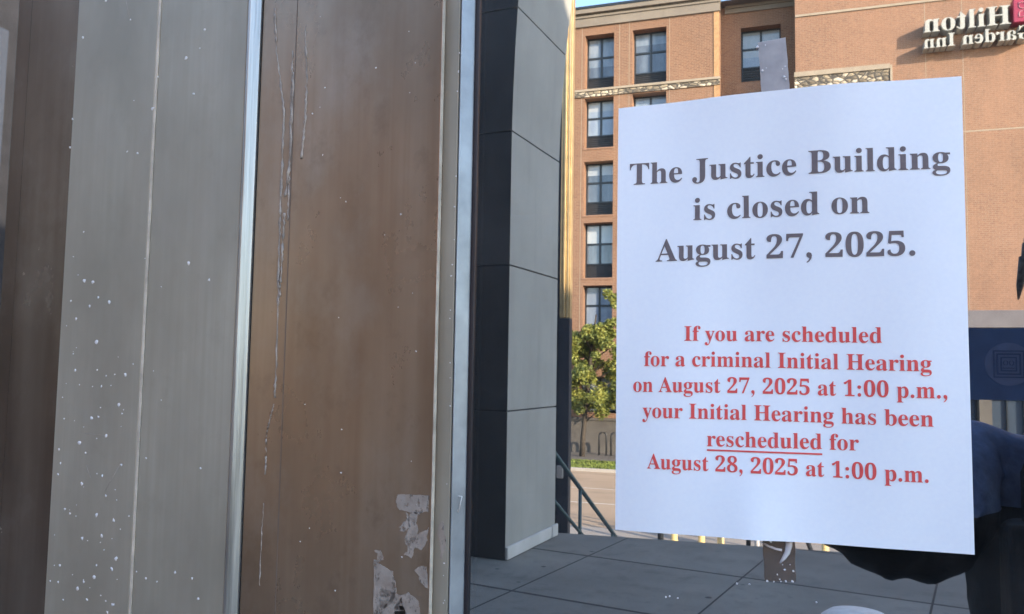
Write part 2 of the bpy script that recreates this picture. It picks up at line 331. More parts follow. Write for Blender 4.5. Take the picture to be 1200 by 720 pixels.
GLYPHS = """0=375=188,-7,227,-7,147,-7_91,24,115,4,66,45_39,111,49,74,28,148_23,241,23,191,23,291_39,371,28,334,49,407_91,456,66,436,115,476_189,486,148,486,228,486_283,456,259,476,307,436_336,370,325,407,347,333_353,240,353,290,353,191_336,110,347,147,325,74_283,24,307,45,259,4;188,37,163,37,213,37_237,91,229,55,245,126_248,240,248,176,248,304_237,390,245,354,229,425_189,443,213,443,164,443_139,390,147,425,131,354_127,240,127,304,127,176_139,91,131,126,147,55|1=375=65,0,158,0,65,12_65,36,65,24,84,36_120,36,102,36,132,36_146,45,140,39,151,51_154,79,154,63,154,191_154,416,154,304,137,395_108,365,121,378,94,352_67,346,81,346,56,346_40,359,47,350,32,368_28,396,28,380,42,399_74,412,57,405,90,419_132,447,110,431,147,459_179,482,163,471,204,482_254,482,229,482,254,348_254,79,254,214,254,65_261,47,256,55,265,39_288,36,274,36,306,36_343,36,324,36,343,24_343,0,343,12,250,0|2=375=24,0,129,0,24,23_24,69,24,46,57,103_123,171,90,137,151,199_187,245,172,224,201,267_218,307,212,287,223,327_226,371,226,348,226,397_212,427,222,416,203,439_174,445,190,445,151,445_126,416,135,436,117,397_112,329,112,368,87,329_50,344,66,334,34,354_26,396,26,371,26,412_43,441,32,427,54,454_92,474,70,466,114,482_174,486,141,486,224,486_288,456,262,476,315,436_328,375,328,409,328,359_319,329,325,344,314,314_291,281,304,298,278,263_238,220,261,243,216,197_154,138,188,169,132,116_87,74,110,95,139,74_244,74,192,74,258,74_279,86,270,78,289,94_300,120,296,105,301,127_305,141,303,134,318,141_345,141,331,141,343,94_341,0,342,47,235,0|5=375=165,-7,185,-7,131,-7_84,5,104,-3,64,13_40,35,49,23,31,48_27,75,27,61,27,90_42,109,32,102,51,117_81,121,64,121,81,108_88,83,83,96,92,71_111,52,100,60,122,44_154,40,136,40,169,40_195,50,183,44,208,57_226,83,218,68,233,99_237,148,237,120,237,181_213,223,229,206,197,239_146,247,175,247,129,247_103,243,115,246,92,241_71,235,81,238,61,239_40,247,51,243,47,325_62,480,55,402,146,480_316,480,231,480,317,439_319,357,318,398,306,357_281,357,293,357,279,365_275,380,277,373,274,388_267,399,271,394,263,403_244,406,255,406,198,406_105,406,151,406,101,364_94,281,98,323,101,284_126,288,112,286,140,290_168,291,154,291,220,291_293,256,261,279,324,232_340,148,340,196,340,119_324,75,335,94,314,55_282,27,300,39,265,15_226,1,246,7,205,-4|7=375=111,0,130,0,170,135_289,406,230,271,231,406_113,406,172,406,90,406_74,372,77,395,73,361_70,338,71,350,56,338_30,338,43,338,31,385_33,480,32,433,140,480_353,480,246,480,353,469_353,447,353,458,291,298_168,0,230,149,149,0|8=375=183,-7,238,-7,146,-7_91,11,116,-1,67,22_38,57,49,38,26,77_20,122,20,99,20,151_47,193,29,175,65,211_119,242,89,228,92,258_57,296,71,276,43,315_36,364,36,338,36,385_50,423,41,405,60,442_99,469,77,457,122,480_191,486,153,486,239,486_299,453,275,475,322,431_334,369,334,403,334,342_310,305,326,321,294,289_244,260,272,274,284,241_330,199,313,221,347,178_355,127,355,154,355,85_310,29,340,52,280,5;203,283,180,293,219,292_239,317,231,304,246,330_250,370,250,348,250,383_243,407,247,395,238,419_222,436,231,428,213,443_187,447,201,447,169,447_145,426,155,440,135,411_130,372,130,394,130,349_149,318,137,331,162,305;187,32,164,32,210,32_241,55,228,39,255,71_262,116,262,91,262,137_239,170,254,156,223,185_164,216,198,200,149,206_126,178,136,193,116,163_111,120,111,143,111,94_132,56,118,72,146,40|A=437=-9,0,37,0,-9,6_-9,18,-9,12,4,18_24,30,15,22,32,38_49,75,41,53,101,205_206,466,154,336,212,466_224,465,218,466,278,339_384,87,331,213,394,62_411,34,403,45,419,24_443,18,429,18,443,12_443,0,443,6,372,0_229,0,300,0,229,6_229,18,229,12,265,18_283,46,283,27,283,52_273,81,280,64,266,98_253,132,259,115,203,132_103,132,153,132,95,112_79,71,87,91,77,67_76,59,76,63,75,54_75,48,75,51,75,28_124,18,91,18,125,18_128,18,126,18,128,12_128,0,128,6,82,0;113,161,135,213,156,161_242,161,199,161,220,213_177,319,198,266,156,266|B=443=16,0,90,0,16,6_16,17,16,12,39,18_62,32,54,23,71,41_75,82,75,58,75,178_75,369,75,273,75,388_69,412,73,403,66,422_51,433,60,429,43,437_15,439,31,439,15,444_15,455,15,450,84,455_220,455,152,455,338,455_396,351,396,420,396,296_287,247,360,261,375,231_418,132,418,192,418,90_371,35,403,58,339,12_238,0,295,0,164,0;182,252,182,298,184,252_188,252,186,252,224,252_263,272,249,259,278,286_285,345,285,310,285,376_269,412,280,398,259,427_216,434,241,434,201,434_188,425,192,431,184,419_182,391,182,407,182,345;222,24,206,24,251,24_283,49,271,32,295,66_301,128,301,92,301,165_277,208,293,192,261,223_197,231,235,231,192,231_182,231,187,231,182,176_182,65,182,120,182,50_190,33,185,39,196,27|G=508=268,-10,328,-10,220,-10_141,19,177,0,105,39_57,103,77,67,37,139_28,229,28,181,28,276_57,352,37,317,77,387_139,435,105,415,174,455_257,465,213,465,292,465_369,441,330,457,376,437_388,436,382,436,395,436_406,443,401,438,410,448_419,465,415,455,425,465_437,465,431,465,437,413_437,308,437,360,431,308_420,308,426,308,410,335_382,379,398,359,366,399_329,426,349,415,309,438_267,443,289,443,186,443_146,228,146,371,146,157_180,67,157,104,203,31_275,13,235,13,301,13_328,27,318,18,338,37_343,71,343,51,343,90_343,128,343,109,343,149_329,170,338,163,320,178_275,182,302,182,275,187_275,198,275,193,350,198_500,198,425,198,500,193_500,182,500,187,478,182_457,171,464,178,450,163_446,128,446,149,446,95_446,29,446,62,387,3|H=523=15,0,91,0,15,6_15,17,15,12,39,18_62,32,54,23,71,40_75,81,75,56,75,180_75,379,75,279,75,400_62,424,70,415,54,432_16,439,39,437,16,444_16,455,16,450,91,455_242,455,167,455,242,450_242,439,242,444,225,437_204,432,213,435,196,429_187,415,190,423,184,407_182,379,182,395,182,336_182,251,182,293,235,251_342,251,289,251,342,293_342,379,342,336,342,395_337,415,340,407,335,423_320,432,329,429,312,435_282,439,299,437,282,444_282,455,282,450,357,455_507,455,432,455,507,450_507,439,507,444,484,437_461,424,468,432,453,416_449,379,449,401,449,279_449,81,449,180,449,58_461,33,453,42,469,24_507,17,484,18,507,12_507,0,507,6,432,0_282,0,357,0,282,6_282,17,282,12,305,18_329,31,321,23,338,38_342,81,342,55,342,127_342,221,342,174,289,221_182,221,235,221,182,174_182,81,182,127,182,56_194,32,186,40,202,23_242,17,218,18,242,12_242,0,242,6,166,0|I=261=13,0,91,0,13,6_13,17,13,12,36,20_61,32,52,25,71,40_75,75,75,54,75,179_75,387,75,283,75,407_63,427,71,421,55,434_13,439,39,438,13,444_13,455,13,450,90,455_244,455,167,455,244,450_244,439,244,444,221,438_196,427,204,434,187,421_183,387,183,407,183,284_183,77,183,180,183,63_187,44,184,52,191,36_206,26,197,30,215,22_246,17,228,19,246,12_246,0,246,6,168,0|J=330=109,-65,206,-65,87,-65_51,-54,68,-61,35,-46_11,-22,21,-36,2,-9_-3,23,-3,6,-3,39_11,61,1,52,20,70_44,75,31,75,59,75_79,62,70,70,88,53_93,28,93,42,93,18_85,-1,90,8,79,-11_77,-19,77,-17,77,-33_105,-40,86,-40,121,-40_139,-25,133,-35,145,-15_148,21,148,1,148,137_148,367,148,252,148,385_142,409,146,399,139,419_122,430,132,426,112,434_79,439,98,437,79,444_79,455,79,450,158,455_314,455,236,455,314,450_314,439,314,444,298,437_277,431,285,435,268,427_260,411,262,420,257,401_255,367,255,386,255,274_255,89,255,181,255,-14|T=423=92,0,171,0,92,6_92,17,92,12,116,17_142,31,133,22,151,40_156,81,156,56,156,198_156,433,156,316,154,433_149,433,151,433,114,433_65,403,86,423,45,383_29,318,32,355,23,318_11,318,17,318,11,364_11,455,11,409,144,455_410,455,277,455,410,409_410,317,410,363,405,317_394,317,399,317,386,394_269,433,344,433,267,433_263,433,265,433,263,316_263,81,263,198,263,56_276,30,268,39,285,22_328,17,302,17,328,12_328,0,328,6,249,0|a=344=255,-10,282,-10,221,-10_200,35,203,5,170,6_95,-9,135,-9,72,-9_40,11,54,-2,27,25_20,63,20,42,20,93_63,136,35,117,92,155_199,190,137,173,199,207_199,241,199,224,199,260_187,282,195,274,179,291_148,296,166,296,119,296_104,274,104,288,104,271_113,257,107,266,120,248_123,231,123,239,123,219_110,202,119,209,101,194_77,191,90,191,63,191_45,203,52,195,37,211_33,236,33,223,33,252_49,278,38,266,60,291_95,308,75,300,114,315_162,318,136,318,210,318_263,292,244,310,283,275_293,210,293,247,293,161_293,62,293,112,293,51_295,40,293,43,296,36_304,34,299,34,309,34_320,42,314,37,323,37_329,28,326,32,307,2;151,34,129,34,157,34_174,41,165,36,183,46_199,63,191,53,199,99_199,169,199,134,145,157_118,84,118,128,118,50|b=361=43,-11,46,-11,43,122_43,388,43,255,43,409_37,428,41,423,32,434_8,439,23,438,8,445_8,455,8,450,51,455_138,455,95,455,138,396_138,279,138,338,160,305_221,318,188,318,245,318_284,299,266,312,302,286_326,245,316,268,337,222_342,166,342,196,342,132_323,75,335,102,310,49_270,13,292,28,247,-2_192,-10,221,-10,162,-10_105,28,133,3,88,15_53,-11,70,2,50,-11;183,14,153,14,206,14_232,49,223,26,241,73_245,160,245,110,245,201_231,251,240,231,222,270_184,280,206,280,174,280_155,270,164,277,146,263_138,242,141,253,138,184_138,69,138,126,138,32|c=293=156,-10,208,-10,130,-10_87,11,107,-3,66,25_38,68,50,44,26,92_19,150,19,119,19,182_40,237,26,211,54,262_96,297,72,282,119,312_175,319,146,319,207,319_250,298,232,312,268,284_277,245,277,267,277,233_266,215,274,223,259,208_236,204,249,204,210,204_196,251,196,220,196,254_197,261,196,258,197,265_197,271,197,268,197,288_169,297,188,297,131,297_112,187,112,260,112,139_137,76,120,102,154,51_204,38,176,38,228,38_271,72,250,49,276,68_285,60,280,64,251,13|d=370=140,-10,176,-10,116,-10_78,10,96,-3,59,24_35,66,45,43,25,90_19,147,19,117,19,182_36,237,25,212,47,263_81,297,62,283,101,311_146,318,122,318,177,318_223,280,203,306,223,320_223,401,223,361,223,415_212,430,219,425,205,436_176,439,193,439,176,445_176,455,176,450,224,455_319,455,271,455,319,329_319,75,319,202,319,59_325,41,321,47,329,34_353,28,338,30,353,22_353,11,353,16,317,11_223,-10,274,4,223,6_223,39,223,23,204,6;171,28,152,28,182,28_202,41,192,33,212,50_223,76,219,62,223,131_223,242,223,186,221,253_206,270,216,262,197,277_174,281,186,281,153,281_130,250,139,270,122,229_118,153,118,197,118,111_130,58,121,79,138,38|e=301=154,-10,208,-10,128,-10_85,10,105,-3,64,24_37,69,49,43,25,94_19,157,19,123,19,188_38,240,26,216,50,265_87,298,66,284,108,311_157,318,131,318,196,318_249,280,226,306,271,255_283,173,283,219,283,171_283,166,283,168,227,166_117,166,172,166,118,84_199,42,145,42,226,42_270,86,249,57,275,81_285,73,280,77,252,17;116,192,116,196,145,192_201,192,173,192,201,200_201,215,201,207,201,243_193,277,199,264,187,290_161,297,177,297,131,297_116,203,116,266,116,200|f=214=15,0,76,0,15,5_15,16,15,11,26,17_40,22,35,19,45,25_50,35,48,29,51,40_52,73,52,53,52,141_52,277,52,209,40,277_16,277,28,277,16,288_16,310,16,299,28,310_52,310,40,310,52,325_52,353,52,339,52,389_85,436,63,416,106,455_174,465,136,465,202,465_240,446,224,458,255,433_263,400,263,418,263,385_252,367,259,374,244,359_224,355,235,355,212,355_195,365,203,359,188,372_185,391,185,380,185,400_193,420,187,410,194,422_196,426,195,424,197,429_197,433,197,431,197,440_180,443,192,443,166,443_153,430,157,439,150,421_148,390,148,408,148,364_148,310,148,337,166,310_203,310,185,310,203,299_203,277,203,288,185,277_148,277,166,277,148,206_148,65,148,136,148,45_158,26,151,32,165,19_199,16,178,16,199,11_199,0,199,5,138,0|g=327=146,-140,201,-140,102,-140_48,-122,70,-134,25,-109_14,-75,14,-93,14,-53_69,-26,32,-36,39,-11_24,30,24,7,24,47_42,74,30,61,55,86_102,110,75,99,49,130_22,212,22,164,22,233_40,268,28,252,51,284_88,305,67,296,108,314_157,318,131,318,184,318_233,304,209,314,261,304_317,304,289,304,317,292_317,268,317,280,301,268_268,268,284,268,284,249_291,203,291,227,291,184_276,151,286,166,266,136_234,116,252,124,216,107_172,103,195,103,167,103_157,103,162,103,152,104_142,104,147,104,130,104_112,94,120,101,105,88_101,71,101,80,101,56_141,49,114,49,152,49_175,49,164,49,211,49_259,40,239,46,279,34_303,13,294,25,311,0_316,-37,316,-16,316,-69_272,-113,301,-94,243,-131;157,124,141,124,173,124_190,146,184,131,196,160_199,211,199,182,199,240_190,276,196,262,184,290_157,297,173,297,141,297_124,276,130,290,117,262_114,211,114,240,114,182_124,146,117,160,130,131;161,-116,131,-116,229,-116_263,-66,263,-99,263,-54_249,-41,259,-46,240,-37_205,-34,225,-34,169,-34_97,-34,133,-34,81,-45_73,-73,73,-57,73,-84_95,-103,80,-95,109,-112|h=381=18,0,72,0,18,5_18,16,18,11,31,17_45,26,40,20,50,31_52,56,52,41,52,170_52,399,52,285,52,413_46,429,50,423,41,435_19,440,32,439,19,445_19,455,19,450,62,455_148,455,105,455,148,392_148,267,148,330,173,301_243,318,205,318,301,318_330,212,330,283,330,160_330,56,330,108,330,42_337,26,333,32,342,20_363,16,350,17,363,11_363,0,363,5,310,0_202,0,256,0,202,5_202,16,202,11,204,16_207,16,205,16,226,16_235,56,235,29,235,109_235,217,235,163,235,235_229,258,233,249,225,267_203,271,216,271,182,271_148,235,163,259,148,175_148,56,148,116,148,42_154,26,150,32,158,20_180,16,167,17,180,11_180,0,180,5,126,0|i=198=101,362,115,362,86,362_65,376,74,367,55,386_50,412,50,398,50,427_65,449,55,439,74,458_101,463,86,463,115,463_137,449,127,458,146,439_151,412,151,427,151,398_136,376,146,386,126,367;18,0,72,0,18,5_18,16,18,11,32,17_45,26,41,20,50,31_52,56,52,41,52,121_52,252,52,186,52,268_47,285,50,279,43,290_20,293,34,293,20,299_21,310,21,305,63,310_148,310,106,310,148,225_148,56,148,141,148,42_154,26,150,32,158,20_180,16,167,17,180,11_180,0,180,5,126,0|l=199=18,0,72,0,18,5_18,16,18,11,32,17_45,26,41,20,50,31_52,56,52,41,52,170_52,398,52,284,52,412_47,429,51,423,43,435_20,439,34,439,20,445_20,455,20,450,63,455_148,455,106,455,148,322_148,56,148,189,148,42_154,26,150,32,158,20_180,16,167,17,180,11_180,0,180,5,126,0|m=554=18,0,71,0,18,5_18,16,18,11,31,17_45,26,40,20,50,31_52,56,52,41,52,122_52,253,52,187,52,267_46,284,50,277,41,290_19,294,32,294,19,300_19,310,19,305,61,310_146,310,104,310,146,295_146,265,146,280,172,300_237,318,202,318,283,318_320,261,310,299,346,299_418,318,379,318,475,318_504,212,504,283,504,160_504,56,504,108,504,42_510,26,506,32,514,20_536,16,523,17,536,11_536,0,536,5,483,0_377,0,430,0,377,5_377,16,377,11,390,17_403,26,398,20,407,32_410,56,410,42,410,109_410,217,410,163,410,235_404,258,408,249,400,267_377,271,391,271,358,271_324,237,340,260,324,177_324,56,324,116,324,42_331,26,327,32,335,20_356,16,343,17,356,11_356,0,356,5,304,0_199,0,252,0,199,5_199,16,199,11,212,17_225,26,221,20,229,32_232,56,232,42,232,109_232,217,232,163,232,235_226,258,230,248,222,267_199,271,213,271,178,271_146,235,161,259,146,175_146,56,146,116,146,42_152,27,148,33,156,20_177,16,165,17,177,11_177,0,177,5,124,0|n=381=18,0,72,0,18,5_18,16,18,11,31,17_45,26,40,20,50,31_52,56,52,41,52,122_52,253,52,187,52,267_46,284,50,277,41,290_19,294,32,294,19,300_19,310,19,305,62,310_148,310,105,310,148,296_148,267,148,282,172,301_243,318,204,318,301,318_330,212,330,283,330,160_330,56,330,108,330,42_337,26,333,32,342,20_363,16,350,17,363,11_363,0,363,5,310,0_202,0,256,0,202,5_202,16,202,11,204,16_207,16,205,16,226,16_235,56,235,29,235,109_235,217,235,163,235,235_229,258,233,249,225,267_203,271,216,271,182,271_148,235,163,259,148,175_148,56,148,116,148,42_154,26,150,32,158,20_180,16,167,17,180,11_180,0,180,5,126,0|o=336=169,-10,198,-10,139,-10_90,11,113,-3,68,26_38,70,50,45,25,95_19,154,19,123,19,186_38,239,25,214,50,264_90,297,68,283,113,311_168,318,139,318,197,318_245,298,223,311,268,284_298,240,285,264,311,215_317,154,317,186,317,122_298,69,311,93,285,44_245,11,268,25,223,-3;169,11,150,11,187,11_209,39,201,21,213,48_217,81,216,62,219,101_220,154,220,125,220,213_208,271,216,252,199,289_169,299,186,299,149,299_128,271,136,289,121,251_117,154,117,213,117,125_120,82,118,101,121,62_128,39,124,48,136,21|p=371=17,-139,77,-139,17,-134_17,-124,17,-129,28,-123_40,-117,35,-121,45,-113_50,-101,49,-108,52,-94_52,-64,52,-82,52,39_52,243,52,141,52,264_46,283,50,277,42,289_19,295,33,293,19,300_19,310,19,305,61,310_143,310,102,310,143,294_143,263,143,278,163,300_230,319,192,319,254,319_293,298,275,312,311,284_335,241,325,265,345,217_350,160,350,190,350,127_334,72,345,98,324,46_291,12,310,26,273,-3_227,-10,251,-10,194,-10_148,32,168,4,148,2_148,-58,148,-28,148,-76_152,-99,149,-89,154,-108_167,-118,160,-114,174,-121_197,-123,184,-122,197,-128_197,-139,197,-134,137,-139;195,28,174,28,216,28_239,59,231,39,248,81_253,154,253,112,253,195_241,248,249,226,234,268_199,278,220,278,178,278_148,235,161,264,148,180_148,69,148,124,158,42|r=287=18,0,78,0,18,5_18,16,18,11,32,17_45,26,41,20,50,31_52,56,52,41,52,121_52,252,52,186,52,269_46,285,50,280,42,290_20,293,34,293,20,299_21,310,21,305,62,310_146,310,104,310,146,291_146,252,146,271,157,273_187,301,171,290,203,313_233,318,218,318,252,318_275,304,266,314,285,294_289,266,289,282,289,253_278,234,286,242,270,226_248,222,260,222,236,222_222,231,228,225,216,236_207,250,212,243,202,257_189,260,196,260,179,260_162,241,170,254,153,229_149,192,149,213,149,147_149,56,149,101,149,41_159,25,152,30,165,20_197,16,178,17,197,11_197,0,197,5,138,0|s=288=151,-10,183,-10,133,-10_87,6,112,-5,83,8_73,9,78,9,62,9_51,-9,55,3,46,-9_36,-9,41,-9,36,29_36,105,36,67,41,105_53,105,47,105,59,77_87,39,71,55,103,23_140,15,121,15,157,15_179,27,170,19,188,34_192,58,192,45,192,77_156,105,180,93,139,113_107,130,123,121,84,141_54,169,66,154,43,184_37,220,37,201,37,248_65,291,46,272,83,310_141,319,109,319,148,319_166,316,156,318,175,314_199,308,186,311,201,307_206,306,203,307,209,305_213,305,211,305,221,305_230,319,226,310,235,319_244,319,239,319,244,287_244,222,244,254,239,222_228,222,233,222,221,246_196,277,211,264,182,290_149,296,167,296,135,296_116,286,124,293,109,279_105,259,105,270,105,248_115,232,108,240,122,225_146,212,133,218,161,204_191,189,176,197,214,178_241,151,231,166,252,137_257,95,257,118,257,62_228,18,247,37,209,-1|t=228=124,-9,169,-9,97,-9_66,10,77,-3,54,24_48,71,48,44,48,140_48,279,48,210,39,279_20,279,30,279,20,286_20,300,20,293,47,325_88,369,70,348,106,390_129,424,120,408,134,424_144,424,139,424,144,386_144,310,144,348,165,310_208,310,186,310,208,300_208,279,208,289,186,279_144,279,165,279,144,213_144,82,144,148,144,68_149,51,146,58,153,44_168,40,159,40,184,40_206,75,196,52,212,72_222,66,217,69,202,16|u=375=131,-10,151,-10,100,-10_65,17,78,-1,52,35_46,97,46,62,46,147_46,248,46,197,46,263_39,282,44,275,35,290_11,294,26,294,11,300_11,310,11,305,55,310_142,310,98,310,142,231_142,74,142,153,142,62_151,46,145,53,157,39_177,36,165,36,197,36_228,66,214,46,228,126_228,248,228,187,228,265_221,283,226,277,216,290_189,294,206,294,189,300_189,310,189,305,234,310_324,310,279,310,324,230_324,70,324,150,324,55_331,39,326,44,336,34_360,30,346,30,360,24_360,13,360,18,323,13_228,-10,279,5,228,7_228,40,228,24,217,25_186,3,203,12,169,-6|y=300=52,-140,69,-140,35,-140_10,-125,21,-135,-1,-115_-7,-84,-7,-101,-7,-72_5,-53,-3,-62,12,-44_36,-40,23,-40,47,-40_64,-49,57,-43,71,-56_75,-76,75,-65,75,-78_74,-81,74,-79,74,-83_74,-87,74,-85,74,-95_86,-99,78,-99,94,-99_114,-74,103,-90,120,-65_129,-44,125,-56,134,-33_140,-5,137,-20,106,80_36,251,71,165,32,261_25,275,28,269,21,281_15,287,18,285,11,291_-3,293,5,293,-4,293_-5,293,-4,293,-5,299_-5,310,-5,305,51,310_162,310,106,310,162,305_162,293,162,299,149,293_136,289,141,292,131,287_128,275,128,282,128,272_130,267,129,270,131,263_133,257,132,260,150,211_185,119,168,165,200,160_230,241,215,200,233,248_236,260,235,255,237,265_238,274,238,270,238,282_229,289,235,287,224,292_203,293,215,293,203,299_203,310,203,305,235,310_300,310,267,310,300,305_300,293,300,299,290,293_277,281,283,289,271,272_259,242,266,259,227,154_162,-24,194,65,151,-55_129,-96,140,-79,119,-112_95,-131,107,-124,83,-137"""
# ------------------------------------------------------------------ letters (outlines in 1/1000 of the em)
GLY = {}
for _s in GLYPHS.split('|'):
    _c, _adv, _sp = _s.split('=')
    GLY[_c] = (int(_adv), [[tuple(int(k) / 1000 for k in p.split(',')) for p in spl.split('_')] for spl in _sp.split(';')])
def _dot(cx, cy, r):
    k = r * .5523
    return [(cx + r, cy, cx + r, cy - k, cx + r, cy + k), (cx, cy + r, cx + k, cy + r, cx - k, cy + r), (cx - r, cy, cx - r, cy + k, cx - r, cy - k), (cx, cy - r, cx - k, cy - r, cx + k, cy - r)]
def _pl(pts):
    n = len(pts); out = []
    for i, p in enumerate(pts):
        a, b = pts[i - 1], pts[(i + 1) % n]
        out.append((p[0], p[1], p[0] + (a[0] - p[0]) / 3, p[1] + (a[1] - p[1]) / 3, p[0] + (b[0] - p[0]) / 3, p[1] + (b[1] - p[1]) / 3))
    return out
GLY['.'] = (180, [_dot(.088, .045, .053)])
GLY[':'] = (215, [_dot(.107, .045, .053), _dot(.107, .27, .053)])
GLY[','] = (180, [_pl([(.036, .05), (.045, .088), (.085, .103), (.128, .085), (.143, .04), (.128, -.03), (.09, -.08), (.045, -.108), (.04, -.092), (.082, -.055), (.096, -.012), (.075, -.004), (.046, .015)])])
SPACE = 190
def text_mesh(body, res=5, extrude=0.0, track=1.0):
    """(vertices, faces, width): flat lettering in em units with its baseline at y = 0"""
    cu = bpy.data.curves.new('lettering', 'CURVE'); cu.dimensions = '2D'; cu.fill_mode = 'BOTH' if extrude else 'FRONT'; cu.resolution_u = res; cu.extrude = extrude
    x = 0.0
    for ch in body:
        if ch == ' ': x += SPACE / 1000; continue
        adv, spl = GLY[ch]
        for sp in spl:
            s = cu.splines.new('BEZIER'); s.bezier_points.add(len(sp) - 1); s.use_cyclic_u = True
            for p, b in zip(sp, s.bezier_points):
                b.handle_left_type = b.handle_right_type = 'FREE'
                b.co = (p[0] + x, p[1], 0); b.handle_left = (p[2] + x, p[3], 0); b.handle_right = (p[4] + x, p[5], 0)
        x += adv / 1000 * track
    o = bpy.data.objects.new('lettering', cu); COL.objects.link(o)
    dg = bpy.context.evaluated_depsgraph_get(); me = bpy.data.meshes.new_from_object(o.evaluated_get(dg))
    vs = [v.co.copy() for v in me.vertices]; fs = [tuple(p.vertices) for p in me.polygons]
    bpy.data.objects.remove(o); bpy.data.curves.remove(cu); bpy.data.meshes.remove(me)
    return vs, fs
def mesh_obj(name, vs, fs, mat, parent=None):
    me = bpy.data.meshes.new(name); me.from_pydata([tuple(v) for v in vs], [], fs); me.materials.append(mat)
    o = bpy.data.objects.new(name, me); COL.objects.link(o); o.parent = parent; return o

# ------------------------------------------------------------------ ground, plaza, street
SZ = -2.5                                                      # street level below the plaza
m = MB(); m.quad((-700, -1500, SZ - .06), (700, -1500, SZ - .06), (700, 300, SZ - .06), (-700, 300, SZ - .06)); kind(m.build('ground', GROUND), 'structure')
e1, e2 = on(720, 628.5, 0), on(960, 645, 0); ed = (e2 - e1).normalized()
EA, EB = e1 - ed * 14, e1 + ed * 18
m = MB(); m.prism([(EA.x, .35, SZ), (EB.x, .35, SZ), (EB.x, EB.y, SZ), (EA.x, EA.y, SZ)], (0, 0, -SZ)); kind(m.build('plaza', PLAZA, bevel=.012), 'structure')
away = Vector((ed.y, -ed.x, 0))                                # out from the plaza edge, towards the street
m = MB(); NS = 14
for i in range(NS):
    a = EA + away * (.34 * i + .004); b = EB + away * (.34 * i + .004); z1 = -(i + 1) * (-SZ) / (NS + 1)
    m.prism([(a.x, a.y, SZ), (b.x, b.y, SZ), (b.x + away.x * .336, b.y + away.y * .336, SZ), (a.x + away.x * .336, a.y + away.y * .336, SZ)], (0, 0, z1 - SZ))
kind(m.build('stairs', WALK), 'structure')
def y_on(py): return on(690, py, SZ).y
yr0, yr1, yg1, yw1 = -20.3, y_on(552), y_on(541.5), -38.0
m = MB(); m.box((-90, yr0, SZ - .05), (90, -6.2, SZ + .0)); kind(m.build('near_pavement', WALK), 'structure')
m = MB(); m.quad((-140, yr1, SZ - .03), (140, yr1, SZ - .03), (140, yr0, SZ - .03), (-140, yr0, SZ - .03)); kind(m.build('road', ROAD), 'structure')
m = MB()
for yy, ww in ((-24.2, .12), (-27.2, .10)):
    m.quad((-140, yy, SZ - .026), (140, yy, SZ - .026), (140, yy + ww, SZ - .026), (-140, yy + ww, SZ - .026))
kind(m.build('road_marking', LINE), 'structure')
m = MB(); m.box((-140, yr1 - .18, SZ - .05), (140, yr1, SZ + .09)); kind(m.build('kerb', KERB, bevel=.02), 'structure')
m = MB(); m.box((-140, yg1, SZ - .05), (140, yr1 - .184, SZ + .07)); o = kind(m.build('verge', GRASS), 'structure')
m = MB(); m.box((-140, -70, SZ - .05), (140, yg1 - .004, SZ + .08)); kind(m.build('far_pavement', FWALK), 'structure')
m = MB()
for k in range(9000):
    x = random.uniform(-16, 3); y = random.uniform(yg1 + .05, yr1 - .25); h = random.uniform(.02, .07); a = random.uniform(0, 3.14); d = Vector((math.cos(a), math.sin(a), 0)) * random.uniform(.02, .05)
    p = Vector((x, y, SZ + .07)); m.quad(p - d, p + d, p + d * .2 + Vector((random.uniform(-.05, .05), random.uniform(-.05, .05), h)))
kind(m.build('grass', GRASS, fix=False), 'stuff')

# ------------------------------------------------------------------ courthouse: the wall round the door, and the mass that shades the plaza
DX0, DX1, DZ1 = -1.62, .86, 2.42                               # opening
cb = thing('courthouse_building', 'pale stone public building around the bronze entrance door', 'building')
m = MB()
HB = 8.8
for a, b in (((-26, 0, SZ), (DX0, .42, HB)), ((DX1, 0, SZ), (46, .42, HB)), ((DX0, 0, DZ1), (DX1, .42, HB)), ((DX0, 0, SZ), (DX1, .42, -.004))):
    m.box(a, b)
m.build('wall', WALLST, cb)
m = MB(); m.box((-26, .424, HB - .5), (46, 24, HB - .01)); m.build('roof', WALLST, cb)
m = MB(); m.box((-26.01, -.06, HB), (46.01, .5, HB + .25)); m.build('parapet', WALLST, cb)
m = MB()
X0, X1, Y1, Z1 = -6, 6, 9, 3.4
m.quad((X0, Y1, 0.004), (X1, Y1, .004), (X1, Y1, Z1), (X0, Y1, Z1)); m.quad((X0, .43, .004), (X0, Y1, .004), (X0, Y1, Z1), (X0, .43, Z1)); m.quad((X1, .43, .004), (X1, Y1, .004), (X1, Y1, Z1), (X1, .43, Z1))
m.quad((X0, .43, .004), (X1, .43, .004), (X1, Y1, .004), (X0, Y1, .004)); m.quad((X0, .43, Z1), (X1, .43, Z1), (X1, Y1, Z1), (X0, Y1, Z1))
m.build('interior_room', DARK, cb, fix=False)

cw = thing('added_wing', 'dark made-up wing keeping bright sky out of the sidelight', 'building')  # added to block bright sky from the sidelight; not a known wing
m = MB(); m.box((-15, -13, SZ), (-11.5, -.004, HB - .4)); m.build('wall', plain('added_wing_dark', (.022, .022, .026), .7, 0, .3, 3), cw)
m = MB(); m.box((-15.05, -13.05, HB - .396), (-11.4, -.004, HB - .2)); m.build('parapet', WALLST, cw)
for z in (.9, 4.4):
    for y in (-11.5, -8.6, -5.7, -2.8):
        m = MB(); m.box((-11.498, y, z), (-11.46, y + 1.5, z + 2.2)); m.build('window', STORE, cw)  # made-up window on the added wing

